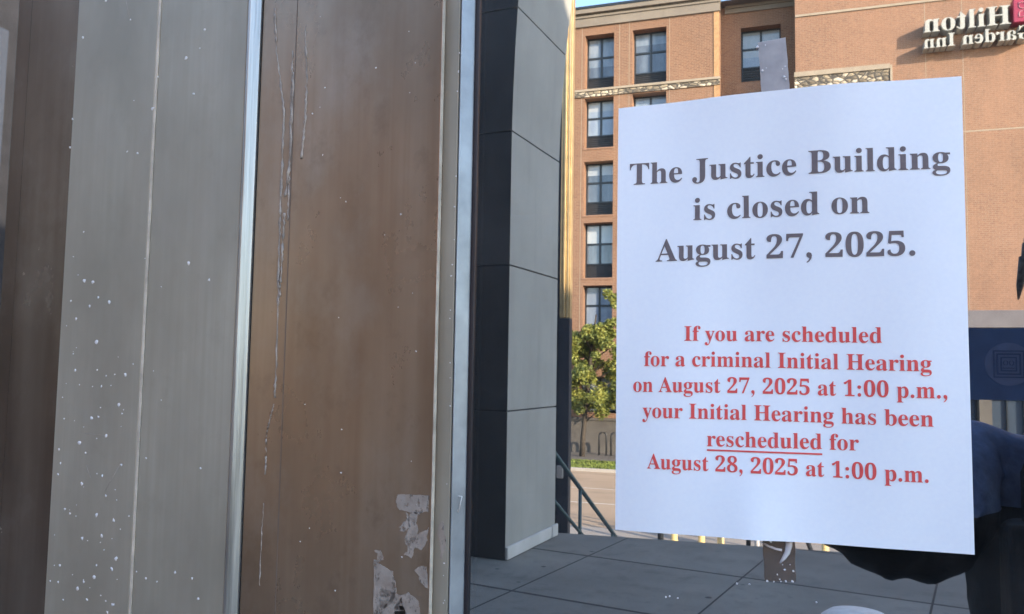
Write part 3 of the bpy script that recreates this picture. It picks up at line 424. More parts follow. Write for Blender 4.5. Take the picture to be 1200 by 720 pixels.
# ------------------------------------------------------------------ the entrance: door, jamb, sidelight
TJ, TS = -.028, -.020                                          # how far the jamb and the door stile stand out from the pane
xg = direct(552.5, 426, -.003).x                                # pane edge
xs1 = xg                                                       # stile's return
xj1 = direct(289.5, 426, TS - .0015).x                                   # jamb's right edge / stile's left end
xjL = direct(68, 426, TJ).x; xseam = direct(166, 426, TJ).x
xrec = direct(11, 426, -.012).x
dr = thing('entrance_door', 'bronze framed glass door holding the printed notice', 'door')
m = MB(); m.box((xg + .0005, -.003, .26), (.78, .003, 2.13)); m.build('glass_pane', GLASS, dr)
m = MB(); xb = direct(510, 426, TS).x; YS = -.0150
m.box((xj1 + .0006, TS, .02), (xb, .03, 2.20))
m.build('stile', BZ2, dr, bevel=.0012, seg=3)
m = MB(); xc = direct(530.5, 426, YS).x
m.prism([(xb - .012, YS, .02), (xb - .012, .028, .02), (xc, .028, .02), (xc, YS, .02)], (0, 0, 2.18))
o = m.build('glazing_stop', BZ, dr, bevel=.0008)
m = MB()                                                       # the bright splayed bead that holds the pane
m.prism([(xc + .0006, YS + .0004, .24), (xc + .0006, .02, .24), (xg - .0014, .02, .24), (xg - .0014, -.0042, .24), (xc + .0016, YS + .0001, .24)], (0, 0, 1.91))
m.build('aluminium_bead', ALB, dr, bevel=.0005)
m = MB(); m.box((xg - .0012, -.0052, .25), (xg + .0018, .0, 2.14)); m.build('gasket', RUB, dr, bevel=.0006)
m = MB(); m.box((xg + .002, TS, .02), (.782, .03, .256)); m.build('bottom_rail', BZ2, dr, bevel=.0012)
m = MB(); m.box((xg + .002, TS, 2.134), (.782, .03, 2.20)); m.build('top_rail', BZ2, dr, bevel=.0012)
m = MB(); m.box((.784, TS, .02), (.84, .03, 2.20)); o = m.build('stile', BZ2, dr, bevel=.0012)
m = MB(); m.tube([(.74, TS - .002, .86), (.74, TS - .05, .86), (.74, TS - .05, 1.30 - .25), (.74, TS - .002, 1.05)], .011, 12); m.build('pull_handle', ALU, dr)
# a scratched triangle and a screw on the bright bead
m = MB(); nx = Vector((.4, -1, 0)).normalized(); yv = -.0105
tri = [direct(531.3, 581, yv), direct(541.5, 582, yv), direct(537, 601, yv)]
for a, b in zip(tri, tri[1:] + tri[:1]): m.tube([a, b], .00028, 6)
m.build('scratch_mark', SPK, dr)
# dried runs along the stile's left seam and along the edge line
m = MB()
def run(pts, r, y, seed):
    rng = random.Random(seed); out = []; rr = []
    for (a, b), (c, d) in zip(pts, pts[1:]):
        for k in range(14):
            t = k / 14; out.append(direct(a + (c - a) * t + rng.gauss(0, .32), b + (d - b) * t, y)); rr.append(r * rng.uniform(.25, 1.25))
    m.tube(out, rr, 5)
run([(322, 10), (324, 60), (333, 130), (329, 240), (327, 300), (324, 420), (322, 470)], .0011, TS, 1)
run([(321, 474), (316, 492), (312, 512), (311, 560)], .0007, TS, 6)
run([(309, 590), (306, 640), (304, 690)], .0005, TS, 7)
run([(358, 30), (360, 95), (358, 140), (353, 190)], .0010, TS, 2)
run([(343, 60), (341, 140), (339, 210), (337, 262)], .0008, TS, 3)
run([(344, 85), (340, 185), (334, 235)], .0011, TS, 4)
run([(334, 250), (331, 290), (329, 330), (326, 360)], .0011, TS, 5)
m.build('dried_drip', DRIP, dr, fix=False)
m = MB()
a0, a1 = direct(350, -30, TS - .0002), direct(327, 740, TS - .0002)
m.box((a0.x - .0005, TS - .0003, 1.2), (a0.x + .0001, TS + .003, 2.195)); m.build('seam_strip', plain('seam_brown', (.13, .10, .08), .6), dr)  # thin dark brown line along the stile's seam
m = MB(); m.box((xb - .0004, TS - .0005, .02), (xb + .0004, TS + .003, 2.19)); m.build('edge_strip', PALE_LINE, dr)
# old adhesive left by peeled signs
m = MB()
def patch(pts, y=TS):
    def split(p, qn, amp, n):
        if n == 0: return [p]
        mx_, my_ = (p[0] + qn[0]) / 2 + random.gauss(0, amp), (p[1] + qn[1]) / 2 + random.gauss(0, amp)
        return split(p, (mx_, my_), amp * .6, n - 1) + split((mx_, my_), qn, amp * .6, n - 1)
    out = []
    for i, p in enumerate(pts): out += [direct(*s_, y) for s_ in split(p, pts[(i + 1) % len(pts)], 1.1, 4)]
    m.prism(out, (0, -.00025, 0))
patch([(466, 580), (503, 581), (502, 600), (492, 603), (470, 598), (465, 592)])
patch([(467, 618), (478, 608), (486, 600), (490, 604), (486, 614), (476, 622), (468, 622)])
patch([(474, 634), (488, 627), (503, 618), (501, 634), (494, 645), (486, 642), (481, 654), (473, 650), (478, 642)])
patch([(438, 656), (444, 660), (461, 670), (464, 684), (461, 705), (452, 712), (446, 722), (438, 722)])
patch([(439, 646), (446, 645), (449, 655), (443, 659)])
patch([(486, 668), (500, 664), (502, 690), (494, 684)])
patch([(464, 700), (478, 694), (490, 704), (494, 722), (462, 722)])
patch([(446, 690), (470, 698), (476, 722), (440, 722)])
patch([(476, 600), (486, 606), (490, 622), (482, 640), (474, 632), (480, 618)])
patch([(515, 614), (520, 612), (522, 640), (518, 656), (516, 640)], YS)
m.build('tape_residue', RES, dr)
m = MB()
for k in range(46):
    px = random.choice([random.uniform(350, 500), random.uniform(525.5, 529)]); py = random.uniform(0, 720)
    m.dome(direct(px - (py - 426) * .028, py, YS if px > 520 else TS), (0, -1, 0), random.uniform(.0003, .0007), .0003)
o = m.build('paint_fleck', SPK, dr)

jb = thing('door_jamb', 'wide weathered bronze door jamb flecked with white paint', 'door frame')
m = MB(); m.box((xjL, TJ, .0), (xseam - .0009, .10, DZ1 - .004)); m.build('jamb_cover', BZ, jb, bevel=.0010, seg=3)
m = MB(); xe = direct(272.5, 426, TJ).x
m.box((xseam + .0009, TJ + .001, .0), (xe, .10, DZ1 - .004)); m.build('jamb_cover', BZ, jb, bevel=.0010, seg=3)
m = MB(); m.box((xseam - .0009, TJ + .0003, .0), (xseam + .0009, .09, DZ1 - .006)); m.build('seam_strip', PALE_LINE, jb)  # pale strip paints in the light caught on the joint's edge
m = MB(); m.prism([(xe + .0004, TJ + .0005, 0), (xe + .0004, .09, 0), (xj1, .09, 0), (xj1, TS - .0015, 0), (xe + .0024, TJ + .0004, 0)], (0, 0, DZ1 - .006))
m.build('worn_edge', ALU, jb, bevel=.0005)
m = MB()
FL = [(97,44),(153,23),(85,140),(82,173),(124,1),(179,127),(161,180),(240,35),(227,110),(234,57),(98,272),(86,301),(109,331),(99,329),(83,353),(105,359),(128,354),(115,349),(89,373),(78,382),(89,374),(113,401),(88,434),(147,439),(114,434),(130,452),(119,453),(139,475),(118,478),(180,435),(189,336),(170,303),(221,309),(245,328),(189,469),(75,491),(107,490),(115,489),(143,485),(124,511),(93,519),(69,527),(100,531),(71,543),(68,556),(120,558),(142,545),(96,567),(135,574),(124,581),(76,597),(82,602),(89,605),(113,604),(133,610),(96,631),(119,628),(151,605),(70,663),(113,663),(131,667),(136,655),(110,676),(68,682),(98,682),(91,690),(102,703),(132,709),(126,718),(160,670),(171,678),(184,682),(205,671),(225,678),(232,702),(171,537),(235,549),(74,703),(59,681),(218,68),(149,178),(157,118),(185,90)]
for k, (px, py) in enumerate(FL):
    m.dome(direct(px, py, TJ + (.001 if px > 168 - (py - 360) * .048 else 0)), (0, -1, 0), random.choice([.0005, .0007, .0010, .0010, .0015]), .0004)
for k in range(40):
    py = random.uniform(300, 720); px = random.uniform(72, 160) - (py - 426) * .052
    m.dome(direct(px, py, TJ), (0, -1, 0), random.uniform(.0003, .0006), .0003)
o = m.build('paint_fleck', SPK, jb)
m = MB()
for a, b in (((100, 508), (124, 511)), ((123, 576), (141, 544)), ((152, 22), (148, 2)), ((101, 545), (106, 560))):
    m.tube([direct(*a, TJ), direct(*b, TJ)], [.00010, .00020], 5)
m.build('scratch_mark', DRIP, jb)

sw = thing('sidelight_window', 'narrow fixed pane beside the bronze door jamb', 'window')
m = MB(); m.box((xrec, -.012, .01), (xjL - .0012, .05, DZ1 - .01)); m.build('frame_post', BZ3, sw, bevel=.001)
xsl = direct(3, 426, -.004).x
m = MB(); m.box((xsl, -.010, .01), (xrec - .0008, .03, DZ1 - .01)); m.build('edge_trim', BZ3, sw, bevel=.001)
m = MB(); m.box((-1.56, .002, .26), (xsl - .0006, .008, 2.20)); m.build('glass_pane', GLASS, sw)
m = MB(); m.box((-1.61, -.012, .01), (-1.562, .05, DZ1 - .01)); m.build('frame_post', BZ3, sw)
m = MB(); m.box((-1.5615, -.0115, .01), (xsl - .0008, .05, .256)); m.box((-1.5615, -.0115, 2.203), (xsl - .0008, .05, DZ1 - .012)); m.build('rail', BZ3, sw)
hd = thing('door_header', 'bronze header bar above the glass entrance door', 'door frame')
m = MB(); m.box((xj1 + .003, -.03, 2.206), (DX1 - .003, .09, DZ1 - .004)); m.build('header_bar', BZ, hd)

# ------------------------------------------------------------------ notice taped to the pane
P00, P10, P11, P01 = (Vector(p) for p in ((-.1099, 0, 1.3968), (.0964, 0, 1.3998), (.0966, 0, 1.6779), (-.1093, 0, 1.6759)))
def sheet(u, v, out=0):
    p = P00 * (1 - u) * (1 - v) + P10 * u * (1 - v) + P11 * u * v + P01 * (1 - u) * v
    b = .0052 * math.sin(math.pi * min(1, max(0, u))) * (.72 + .28 * (2 * v - 1) ** 2) + .0018 * math.sin(u * 7 + v * 3) + .0006 * math.sin(u * 19 - v * 5) + .0035 * max(0, u - .7) * max(0, .45 - v) * 4
    p.y = -.0042 - b - out
    p.y -= .0022 * math.exp(-((u - .42) / .06) ** 2 - ((v - .0) / .12) ** 2); p.z += .0005 * math.sin(u * 5)
    return p
nc = thing('paper_notice', 'white printed closure notice taped to the door glass', 'notice')
NU, NV = 28, 34; vs = []; fs = []
for s in (0, 1):
    for j in range(NV + 1):
        for i in range(NU + 1): vs.append(sheet(i / NU, j / NV, .00018 * (1 - s)))
def vid(s, i, j): return s * (NU + 1) * (NV + 1) + j * (NU + 1) + i
for j in range(NV):
    for i in range(NU):
        fs.append((vid(0, i, j), vid(0, i + 1, j), vid(0, i + 1, j + 1), vid(0, i, j + 1))); fs.append((vid(1, i, j), vid(1, i, j + 1), vid(1, i + 1, j + 1), vid(1, i + 1, j)))
for i in range(NU): fs.append((vid(0, i, 0), vid(1, i, 0), vid(1, i + 1, 0), vid(0, i + 1, 0))); fs.append((vid(0, i, NV), vid(0, i + 1, NV), vid(1, i + 1, NV), vid(1, i, NV)))
for j in range(NV): fs.append((vid(0, 0, j), vid(0, 0, j + 1), vid(1, 0, j + 1), vid(1, 0, j))); fs.append((vid(0, NU, j), vid(1, NU, j), vid(1, NU, j + 1), vid(0, NU, j + 1)))
o = mesh_obj('sheet', vs, fs, PAPER, nc)
for p in o.data.polygons: p.use_smooth = True
o.data.set_sharp_from_angle(angle=R(40)) if hasattr(o.data, 'set_sharp_from_angle') else None
LINES = [("The Justice Building", (.0394, .8095), (.9639, .8008), .0510, 0), ("is closed on", (.2417, .7147), (.7482, .7118), .0510, 0), ("August 27, 2025.", (.1244, .6224), (.8676, .6163), .0510, 0),
 ("If you are scheduled", (.2151, .4359), (.7762, .4307), .0335, 1), ("for a criminal Initial Hearing", (.0903, .3787), (.9037, .3711), .0335, 1), ("on August 27, 2025 at 1:00 p.m.,", (.0559, .3193), (.9422, .3149), .0335, 1),
 ("your Initial Hearing has been", (.0862, .2599), (.9055, .2563), .0335, 1), ("rescheduled for", (.2838, .1983), (.7113, .2008), .0335, 1), ("August 28, 2025 at 1:00 p.m.", (.1018, .1442), (.8904, .1403), .0335, 1)]
for body, a, b, cap, kd in LINES:
    tv, tf = text_mesh(body)
    x0 = min(q.x for q in tv); x1 = max(q.x for q in tv); k = cap / .455
    out = []
    for q in tv:
        t = (q.x - x0) / (x1 - x0)
        out.append(sheet(a[0] + (b[0] - a[0]) * t, a[1] + (b[1] - a[1]) * t + q.y * k, .00045))
    mesh_obj('printed_line', out, tf, RED if kd else INK, nc)
out = []; tf = []
for i in range(13):
    u = .2838 + (.6123 - .2838) * i / 12
    out += [sheet(u, .1878, .00045), sheet(u, .1915, .00045)]
    if i: tf.append((2 * i - 2, 2 * i, 2 * i + 1, 2 * i - 1))
mesh_obj('underline', out, tf, RED, nc)

def tape_strip(label, corners, y0, y1, mat):
    t = thing('tape_strip', label, 'tape', group='tape strips holding the notice')
    m = MB(); n = 10; g = []
    A, B, C, D = corners                                      # tl tr br bl
    for j in range(n + 1):
        v = j / n; row = []
        for i in range(7):
            u = i / 6
            px = (A[0] * (1 - u) + B[0] * u) * (1 - v) + (D[0] * (1 - u) + C[0] * u) * v; py = (A[1] * (1 - u) + B[1] * u) * (1 - v) + (D[1] * (1 - u) + C[1] * u) * v
            yy = y0 + (y1 - y0) * v
            row.append(direct(px + (random.uniform(-.5, .5) if i in (0, 6) else 0), py, yy))
        g.append(row)
    bv = [[m.bm.verts.new(p) for p in row] for row in g]; bw = [[m.bm.verts.new(p + Vector((0, .0002, 0))) for p in row] for row in g]
    for j in range(n):
        for i in range(6):
            m.bm.faces.new((bv[j][i], bv[j][i + 1], bv[j + 1][i + 1], bv[j + 1][i]))
            m.bm.faces.new((bw[j][i], bw[j + 1][i], bw[j + 1][i + 1], bw[j][i + 1]))
    for j in range(n):
        m.bm.faces.new((bv[j][0], bv[j + 1][0], bw[j + 1][0], bw[j][0])); m.bm.faces.new((bv[j][6], bw[j][6], bw[j + 1][6], bv[j + 1][6]))
    m.build('strip', mat, t)
    return t
YT = -.0036
t1 = tape_strip('grey tape strip above the notice', ((888, 50), (921, 44), (926, 112), (893, 116)), YT, YT, TAPE)
m = MB()
for px, py, r in ((888, 55, 1.9), (897, 53, 1.2), (893, 83, 1.5), (919, 90, 1.8), (920, 78, 1.1), (917, 81, 1.0), (921, 93, 1.3), (898, 80, .8)):
    m.dome(direct(px, py, YT - .0012 ), (0, -1, 0), r * .00052, .0004)
m.build('air_bubble', BUB, t1)
t2 = tape_strip('brown tape strip below the notice', ((893, 622), (931, 625), (932.5, 682), (896, 681)), YT, YT, TAPE2)
m = MB()
def yt2(py): return YT - .0005
for px, py, r in ((903, 635, 2.0), (917, 662, 1.0), (926, 662, .8), (919.5, 668, 1.4), (930, 669.5, 1.3), (911, 673.5, 1.1), (914, 679, .9), (921, 681, 1.4), (929, 681.5, 1.7), (899, 681.5, 1.6), (907, 681.5, 1.2), (915, 681.6, 1)):
    m.dome(direct(px, py, yt2(py)), (0, -1, 0), r * .00046, .0003)
def crease(pts, ws):
    m.tube([direct(x, y, yt2(y)) for x, y in pts], [k * .00050 for k in ws], 8)
crease([(894, 636.5), (901, 640.5), (909, 643.5), (916.5, 645)], [1.1, 1.3, 1.6, 1.6])
crease([(925, 631), (924.5, 639), (922.5, 648), (918.5, 654.5), (914, 660)], [4.5, 4.2, 3.4, 2.4, 1.0])
m.build('crease', BUB, t2, fix=False)
m = MB()
for px, py in ((780, 700), (794, 701), (864, 684), (878, 685), (785, 699), (957, 706)):
    m.dome(direct(px, py, -.0031), (0, -1, 0), .0006, .0001)
o = m.build('water_spot', BUB, dr)

# ------------------------------------------------------------------ stone pier
pr = thing('stone_pier', 'tall grey stone pier at the plaza edge, flaring at the top', 'pillar')
pn, pf = on(592, 657, 0), on(650, 628, 0)
ax = (pf - pn).normalized(); DEP = (pf - pn).length; sx_ = Vector((-ax.y, ax.x, 0)) * -1
if sx_.x > 0: sx_ = -sx_                                       # towards -X, along the dark face
ZJ = [0, 1.16, 2.33, 3.43, 4.46, 5.5, 6.4]
def flare(z): return 0 if z < 3.2 else .025 * (z - 3.2) ** 2
m = MB(); WID = 1.15
for z0, z1 in zip(ZJ, ZJ[1:]):
    g = .0065
    for k in range(3):
        za = z0 + (z1 - z0) * k / 3 + (g if k == 0 else 0); zb = z0 + (z1 - z0) * (k + 1) / 3 - (g if k == 2 else 0)
        fa, fb = flare(za), flare(zb)
        q = []
        for z, f in ((za, fa), (zb, fb)):
            q.append([pn - sx_ * f - ax * f * .2 + Vector((0, 0, z)), pf - sx_ * f + ax * f + Vector((0, 0, z)), pf + sx_ * (WID + f) + ax * f + Vector((0, 0, z)), pn + sx_ * (WID + f) - ax * f * .2 + Vector((0, 0, z))])
        lo = [m.bm.verts.new(v) for v in q[0]]; hi = [m.bm.verts.new(v) for v in q[1]]
        for i in range(4):
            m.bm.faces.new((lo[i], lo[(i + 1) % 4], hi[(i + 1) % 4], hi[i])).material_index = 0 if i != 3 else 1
        if k == 0: m.bm.faces.new(lo[::-1])
        if k == 2: m.bm.faces.new(hi)
m.build('pier_block', [PIL, PILD], pr)
m = MB(); i_ = .012
m.prism([pn + sx_ * .012 + ax * .012, pf + sx_ * .012 - ax * .012, pf + sx_ * (WID - .012) - ax * .012, pn + sx_ * (WID - .012) + ax * .012], (0, 0, 6.38)); m.build('joint_core', DKPOST, pr)
m = MB(); m.prism([pn - sx_ * .022 - ax * .0 + Vector((0, 0, .004)), pf - sx_ * .022 + Vector((0, 0, .004)) - ax * .12, pf + sx_ * .0 + Vector((0, 0, .004)) - ax * .12, pn + Vector((0, 0, .004))], (0, 0, .10))
m.prism([pf - sx_ * .024 - ax * .108 + Vector((0, 0, .004)), pf - sx_ * .024 + ax * .03 + Vector((0, 0, .004)), pf + ax * .03 + Vector((0, 0, .004)), pf - ax * .108 + Vector((0, 0, .004))], (0, 0, .105))
m.build('plinth', PLINTH, pr, bevel=.008)

# ------------------------------------------------------------------ tall post behind the pier
ps = thing('tall_post', 'tall tan fluted post standing behind the grey pier', 'post')
D = 10.3; pl = at(656.5, 300, D); prr = at(668.5, 300, D); W_ = prr.x - pl.x
m = MB()
zt = 9.2
for a, b, dy in ((0, .26, 0), (.30, .52, .02), (.56, .84, .0), (.87, 1.0, -.02)):
    m.box((pl.x + W_ * a, -D - .12 + dy * .5, 2.2), (pl.x + W_ * b, -D + dy, zt))
m.build('shaft', TANPOST, ps, bevel=.006)
m = MB(); m.box((pl.x - .002, -D - .12, SZ), (prr.x + .004, -D + .012, 2.196)); m.build('shaded_shaft', DKPOST, ps, bevel=.006)  # lower shaft coloured dark to carry the shade it stands in
m = MB(); m.box((pl.x - .35, -D - .10, SZ), (pl.x - .003, -D - .04, zt)); m.build('back_channel', DKPOST, ps)
m = MB(); b_ = at(657, 553, D - .05); m.box((b_.x - .06, b_.y - .03, b_.z - .09), (b_.x + .03, b_.y + .01, b_.z + .08)); m.build('outlet_box', KERB, ps, bevel=.01)

# ------------------------------------------------------------------ stair railing
rl = thing('stair_railing', 'dark teal metal railing sloping down past the pier', 'railing')
A, B = at(640, 518, 6.95), at(722, 630, 9.6)
A2, B2 = at(640, 576, 6.95), at(690, 634, 8.2)
m = MB(); m.tube([A + (A - B).normalized() * .25, B + (B - A).normalized() * 1.6], .024, 12); m.build('top_rail', TEAL, rl)
m = MB(); m.tube([A2, A2 + (B - A).normalized() * 4.0], .019, 12); m.build('lower_rail', TEAL, rl)
for t in (.42, .93, 1.4):
    p = A + (B - A) * t; m = MB(); m.tube([p, (p.x, p.y, max(SZ, p.z - 1.15))], .019, 10); m.build('post', TEAL, rl)

# posts and bollards beyond the plaza edge
for k, (px, lab, mat, h) in enumerate(((790, 'tan bollard nearest the pier below the notice', YEL, 1.05), (822, 'middle tan bollard below the notice', YEL, 1.05), (844.5, 'tan bollard left of the brown tape', YEL, 1.05), (967, 'tan bollard beside the dark elbow', YEL, 1.05))):
    p = at(px, 634, 19.2); b = thing('bollard', lab, 'bollard', group='tan bollards along the kerb')
    m = MB(); r = .078
    m.lathe((p.x, p.y - .3 + .3, SZ + .002), [(r * 1.35, 0), (r * 1.35, .04), (r, .06), (r, h - .08), (r * .8, h - .02), (r * .3, h)], 20); m.build('shaft', mat, b)
    m = MB(); m.lathe((p.x, p.y, SZ + h - .2), [(r + .004, 0), (r + .004, .06)], 20); m.build('band', DKPOST, b)
for k, (px, px2, lab) in enumerate(((774, 774, 'dark sign post next to the tan bollards'), (877, 877, 'dark sign post left of the brown tape'), (946, 941, 'leaning dark sign post right of the brown tape'))):
    p = at(px, 632, 18.7); t = thing('dark_post', lab, 'post')
    d = Vector(((px2 - px) / 14 * 1.0, 0, 1)).normalized()
    base = Vector((p.x - d.x * .4, p.y, SZ))
    m = MB(); m.tube([base, base + d * 2.3], .07 if k == 0 else .05, 12); m.build('shaft', DKPOST, t)
    m = MB(); m.lathe(base, [(.16, 0), (.16, .03), (.08, .05)], 16); m.build('base_plate', DKPOST, t)
p = at(887, 636, 18.6); t = thing('marker_post', 'slim pale marker post left of the brown tape', 'post')
m = MB(); m.tube([(p.x, p.y, SZ), (p.x, p.y, SZ + 1.1)], [.055, .05], 12); m.build('shaft', SPK, t)
m = MB(); m.lathe((p.x, p.y, SZ + .8), [(.058, 0), (.058, .12)], 14); m.build('band', DKPOST, t)
# domed white stop on the plaza
t = thing('domed_bollard', 'low white domed bollard on the plaza slabs', 'bollard')
p = on(1005, 757, .0); zz = at(1000, 714.5, -p.y).z
m = MB(); m.lathe((p.x, p.y, 0.002), [(.21, 0), (.21, .10), (.19, zz * .75), (.15, zz * .9), (.08, zz * .98), (.01, zz)], 36); m.build('dome', plain('white_dome_paint', (.74, .74, .72), .5), t)
m = MB(); m.lathe((p.x, p.y, 0.002), [(.24, 0), (.24, .03), (.215, .04)], 36); m.build('base_ring', DKPOST, t)

# ------------------------------------------------------------------ brick hotel across the street
YA, YB, YC = -38.0, -39.3, -37.2
ht = thing('brick_hotel', 'orange brick hotel with stone bands across the street', 'building')
def fz(px, py, y): return at(px, py, -y).z
def facade(m, y, x0, x1, z0, z1, holes, depth=.62, mi=0):
    """a wall with rectangular openings and their reveals, facing +Y"""
    xs = sorted({x0, x1, *[h[0] for h in holes], *[h[1] for h in holes]}); zs = sorted({z0, z1, *[h[2] for h in holes], *[h[3] for h in holes]})
    for a, b in zip(xs, xs[1:]):
        for c, d in zip(zs, zs[1:]):
            if any(h[0] <= a and b <= h[1] and h[2] <= c and d <= h[3] for h in holes): continue
            m.quad((a, y, c), (b, y, c), (b, y, d), (a, y, d), mi=mi)
    for a, b, c, d in holes:
        yy = y - depth
        m.quad((a, y, c), (a, yy, c), (a, yy, d), (a, y, d), mi=mi); m.quad((b, y, c), (b, yy, c), (b, yy, d), (b, y, d), mi=mi)
        m.quad((a, y, c), (b, y, c), (b, yy, c), (a, yy, c), mi=mi); m.quad((a, y, d), (b, y, d), (b, yy, d), (a, yy, d), mi=mi)
WR = random.Random(11)
def window(y, x0, x1, z0, z1, louvre=.70, curtain=0):
    yf = y - .50
    f = MB(); t = .07
    zl = z0 + louvre
    for a, b, c, d in ((x0, x0 + t, z0, z1), (x1 - t, x1, z0, z1), (x0 + t, x1 - t, z1 - t, z1), (x0 + t, x1 - t, zl - t / 2, zl + t / 2), ((x0 + x1) / 2 - .05, (x0 + x1) / 2 + .05, zl + t / 2, z1 - t), (x0 + t, (x0 + x1) / 2 - .05, (zl + z1) / 2 - .045, (zl + z1) / 2 + .045), ((x0 + x1) / 2 + .05, x1 - t, (zl + z1) / 2 - .045, (zl + z1) / 2 + .045)):
        f.box((a, yf - .08, c), (b, yf, d))
    fo = f.build('window', WFR, ht)
    zm = (zl + z1) / 2; zs_ = z1 - (z1 - zl) * WR.choice((.48, .5, .5, .72, .3)); g = MB()
    for za, zb2, mi in ((zl, zs_, 0), (zs_, z1, 1)): g.quad((x0 + .02, yf - .05, za), (x1 - .02, yf - .05, za), (x1 - .02, yf - .05, zb2), (x0 + .02, yf - .05, zb2), mi=mi)
    g.build('pane', [WR.choice((PANES[0], PANES[0], PANES[3], PANES[2])), WR.choice((PANES[0], PANES[1], PANES[1], PANES[3]))], fo)
    l = MB()
    if louvre > .1:
        l.box((x0 + t, yf - .10, z0), (x1 - t, yf - .05, zl - t / 2))
        n = 7
        for i in range(n): zc = z0 + .06 + (louvre - .14) * i / (n - 1); l.box((x0 + t + .02, yf - .048, zc - .02), (x1 - t - .02, yf - .02, zc + .012))
        l.build('louvre', LOUV, fo)
xA1 = at(842, 60, 38).x; ROOF = 19.25
cols = [(-9.60, -8.15), (-7.24, -5.60)]
cols += [(-13.2, -11.75), (-15.6, -14.1), (-19.2, -17.7), (-21.6, -20.1), (-25.2, -23.7), (-28.6, -27.1)]
rows = [(15.27, 18.02), (12.33, 14.83), (9.0, 11.66), (5.93, 8.63), (2.95, 5.56)]
holes = [(a, b, c, d) for a, b in cols for c, d in rows]
low = [(-9.75, -7.9, -.55, 1.15), (-7.0, -5.2, -.55, 1.15), (-13.3, -11.5, -.55, 1.15)]
m = MB(); facade(m, YA, -30, xA1, .2 if False else -.9, ROOF, holes + low)
m.quad((xA1, YA, SZ), (xA1, YB - .5, SZ), (xA1, YB - .5, ROOF), (xA1, YA, ROOF))
m.build('wall', BRICK, ht, fix=False)
for h in holes: window(YA, *h, louvre=.72)
for h in low: window(YA, *h, louvre=.05)
# bay's corner strip, coloured gold as sunlight on the brick return
m = MB(); m.box((xA1 - .22, YA - .12, 2), (xA1 + .03, YA + .03, ROOF - .2)); m.build('corner_strip', plain('sunlit_brick', (.40, .235, .115), .8, 0, .2, 6), ht)
# grey stone base
m = MB(); m.box((-30, YA - .3, SZ), (xA1 + .02, YA + .12, -.90)); m.box((-30, YA - .1, -.896), (xA1 + .03, YA + .17, -.78)); m.build('stone_base', GREYST, ht)
# cornice
m = MB(); c0 = fz(700, 31, YA); ct = ROOF + .02
for a, b, pz in ((c0, c0 + .42, .10), (c0 + .425, c0 + .52, .16), (c0 + .525, ct - .22, .10), (ct - .215, ct, .30)):
    m.box((-30.02, YA - .2, a), (xA1 + .02 + pz * .5, YA + pz, b))
m.build('cornice', CORN, ht)
m = MB(); m.box((-30.05, YA - .25, ct + .002), (xA1 + .2, YA + .34, ct + .12)); m.box((xA1 + .201, YB - .25, ct + .002), (.60, YB + .30, ct + .12)); m.build('coping', WFR, ht)
# stone band with ledge
b0, b1 = 14.85, 15.20
b0 = rows[1][1] + .06; b1 = rows[0][0] - .12
m = MB(); m.box((-30.01, YA - .1, b0), (xA1 + .05, YA + .07, b1 + .0)); m.build('stone_band', LEDGE, ht)
m = MB(); m.box((-30.02, YA - .1, b1 + .003), (xA1 + .08, YA + .13, b1 + .115)); m.build('stone_ledge', CAPST, ht)
# pale control joints and sills
for a, b in cols:
    for c, d in rows:
        m = MB(); m.box((a - .06, YA - .1, c - .08), (b + .06, YA + .03, c - .003)); m.build('window_sill', BRICK2, ht)
m = MB()
for x in (-9.75, -7.88, -7.4, -5.45, -11.6):
    m.box((x - .012, YA - .05, 2.5), (x + .012, YA + .006, c0 - .01))
m.build('control_joint', CAPST, ht)
# recess with its window column
xB1 = at(932, 60, 37.2).x
hb = [(at(868, 30, 39.3).x, at(915, 30, 39.3).x, z, z2) for z, z2 in ((fz(890, 95, YB), fz(890, 31, YB)), (fz(890, 95, YB) - 3.2, fz(890, 31, YB) - 3.2), (8.2, 11.2), (5.1, 8.0), (2.0, 4.9))]
m = MB(); facade(m, YB, xA1, xB1 + .4, SZ, ROOF, hb); m.build('recess_wall', BRICK, ht, fix=False)
for h in hb: window(YB, *h, louvre=.85)
m = MB(); c1 = fz(890, 13, YB)
m.box((xA1 + .2, YB - .2, c1), (xB1, YB + .10, ct - .25)); m.box((xA1 + .2, YB - .2, ct - .245), (xB1, YB + .18, ct)); m.build('cornice', CORN, ht)
for h in hb: m = MB(); m.box((h[0] - .2, YB - .1, h[2] - .55), (h[1] + .2, YB + .03, h[2] - .08)); m.build('window_sill', BRICK2, ht)
# blank wall with the sign
CT = 26.0; cz0, cz1 = fz(1140, 385, YC), fz(1140, 365, YC)
m = MB(); facade(m, YC, xB1, 40, cz0, CT, []); m.quad((xB1, YC, SZ), (xB1, YC - 3, SZ), (xB1, YC - 3, CT), (xB1, YC, CT)); m.build('blank_wall', BRICK2, ht, fix=False)
m = MB(); zb = fz(985, 15, YC)
m.box((xB1 + .01, YC - .05, zb), (40, YC + .05, zb + .10)); m.box((xB1 + .01, YC - .05, fz(1180, 152, YC)), (40, YC + .012, fz(1180, 152, YC) + .05)); m.build('brick_course', CAPST, ht)
xE = at(1042, 90, 37.2).x; zc0, zc1 = fz(985, 101, YC), fz(985, 87, YC)
m = MB(); m.box((xB1 - .04, YC - .1, zc0), (xE, YC + .07, zc1)); m.build('stone_band', LEDGE, ht)
m = MB(); m.box((xB1 - .06, YC - .1, zc1 + .003), (xE + .02, YC + .13, zc1 + .22)); m.build('stone_ledge', CAPST, ht)
m = MB(); m.box((xE - .05 + .08, YC - .1, zc0 - .05), (xE + .12, YC + .10, zc1 + .16)); m.build('band_end', CAPST, ht)
m = MB()
for px in (1085, 1129): x = at(px, 90, 37.2).x; m.box((x - .012, YC - .05, cz1), (x + .012, YC + .006, CT))
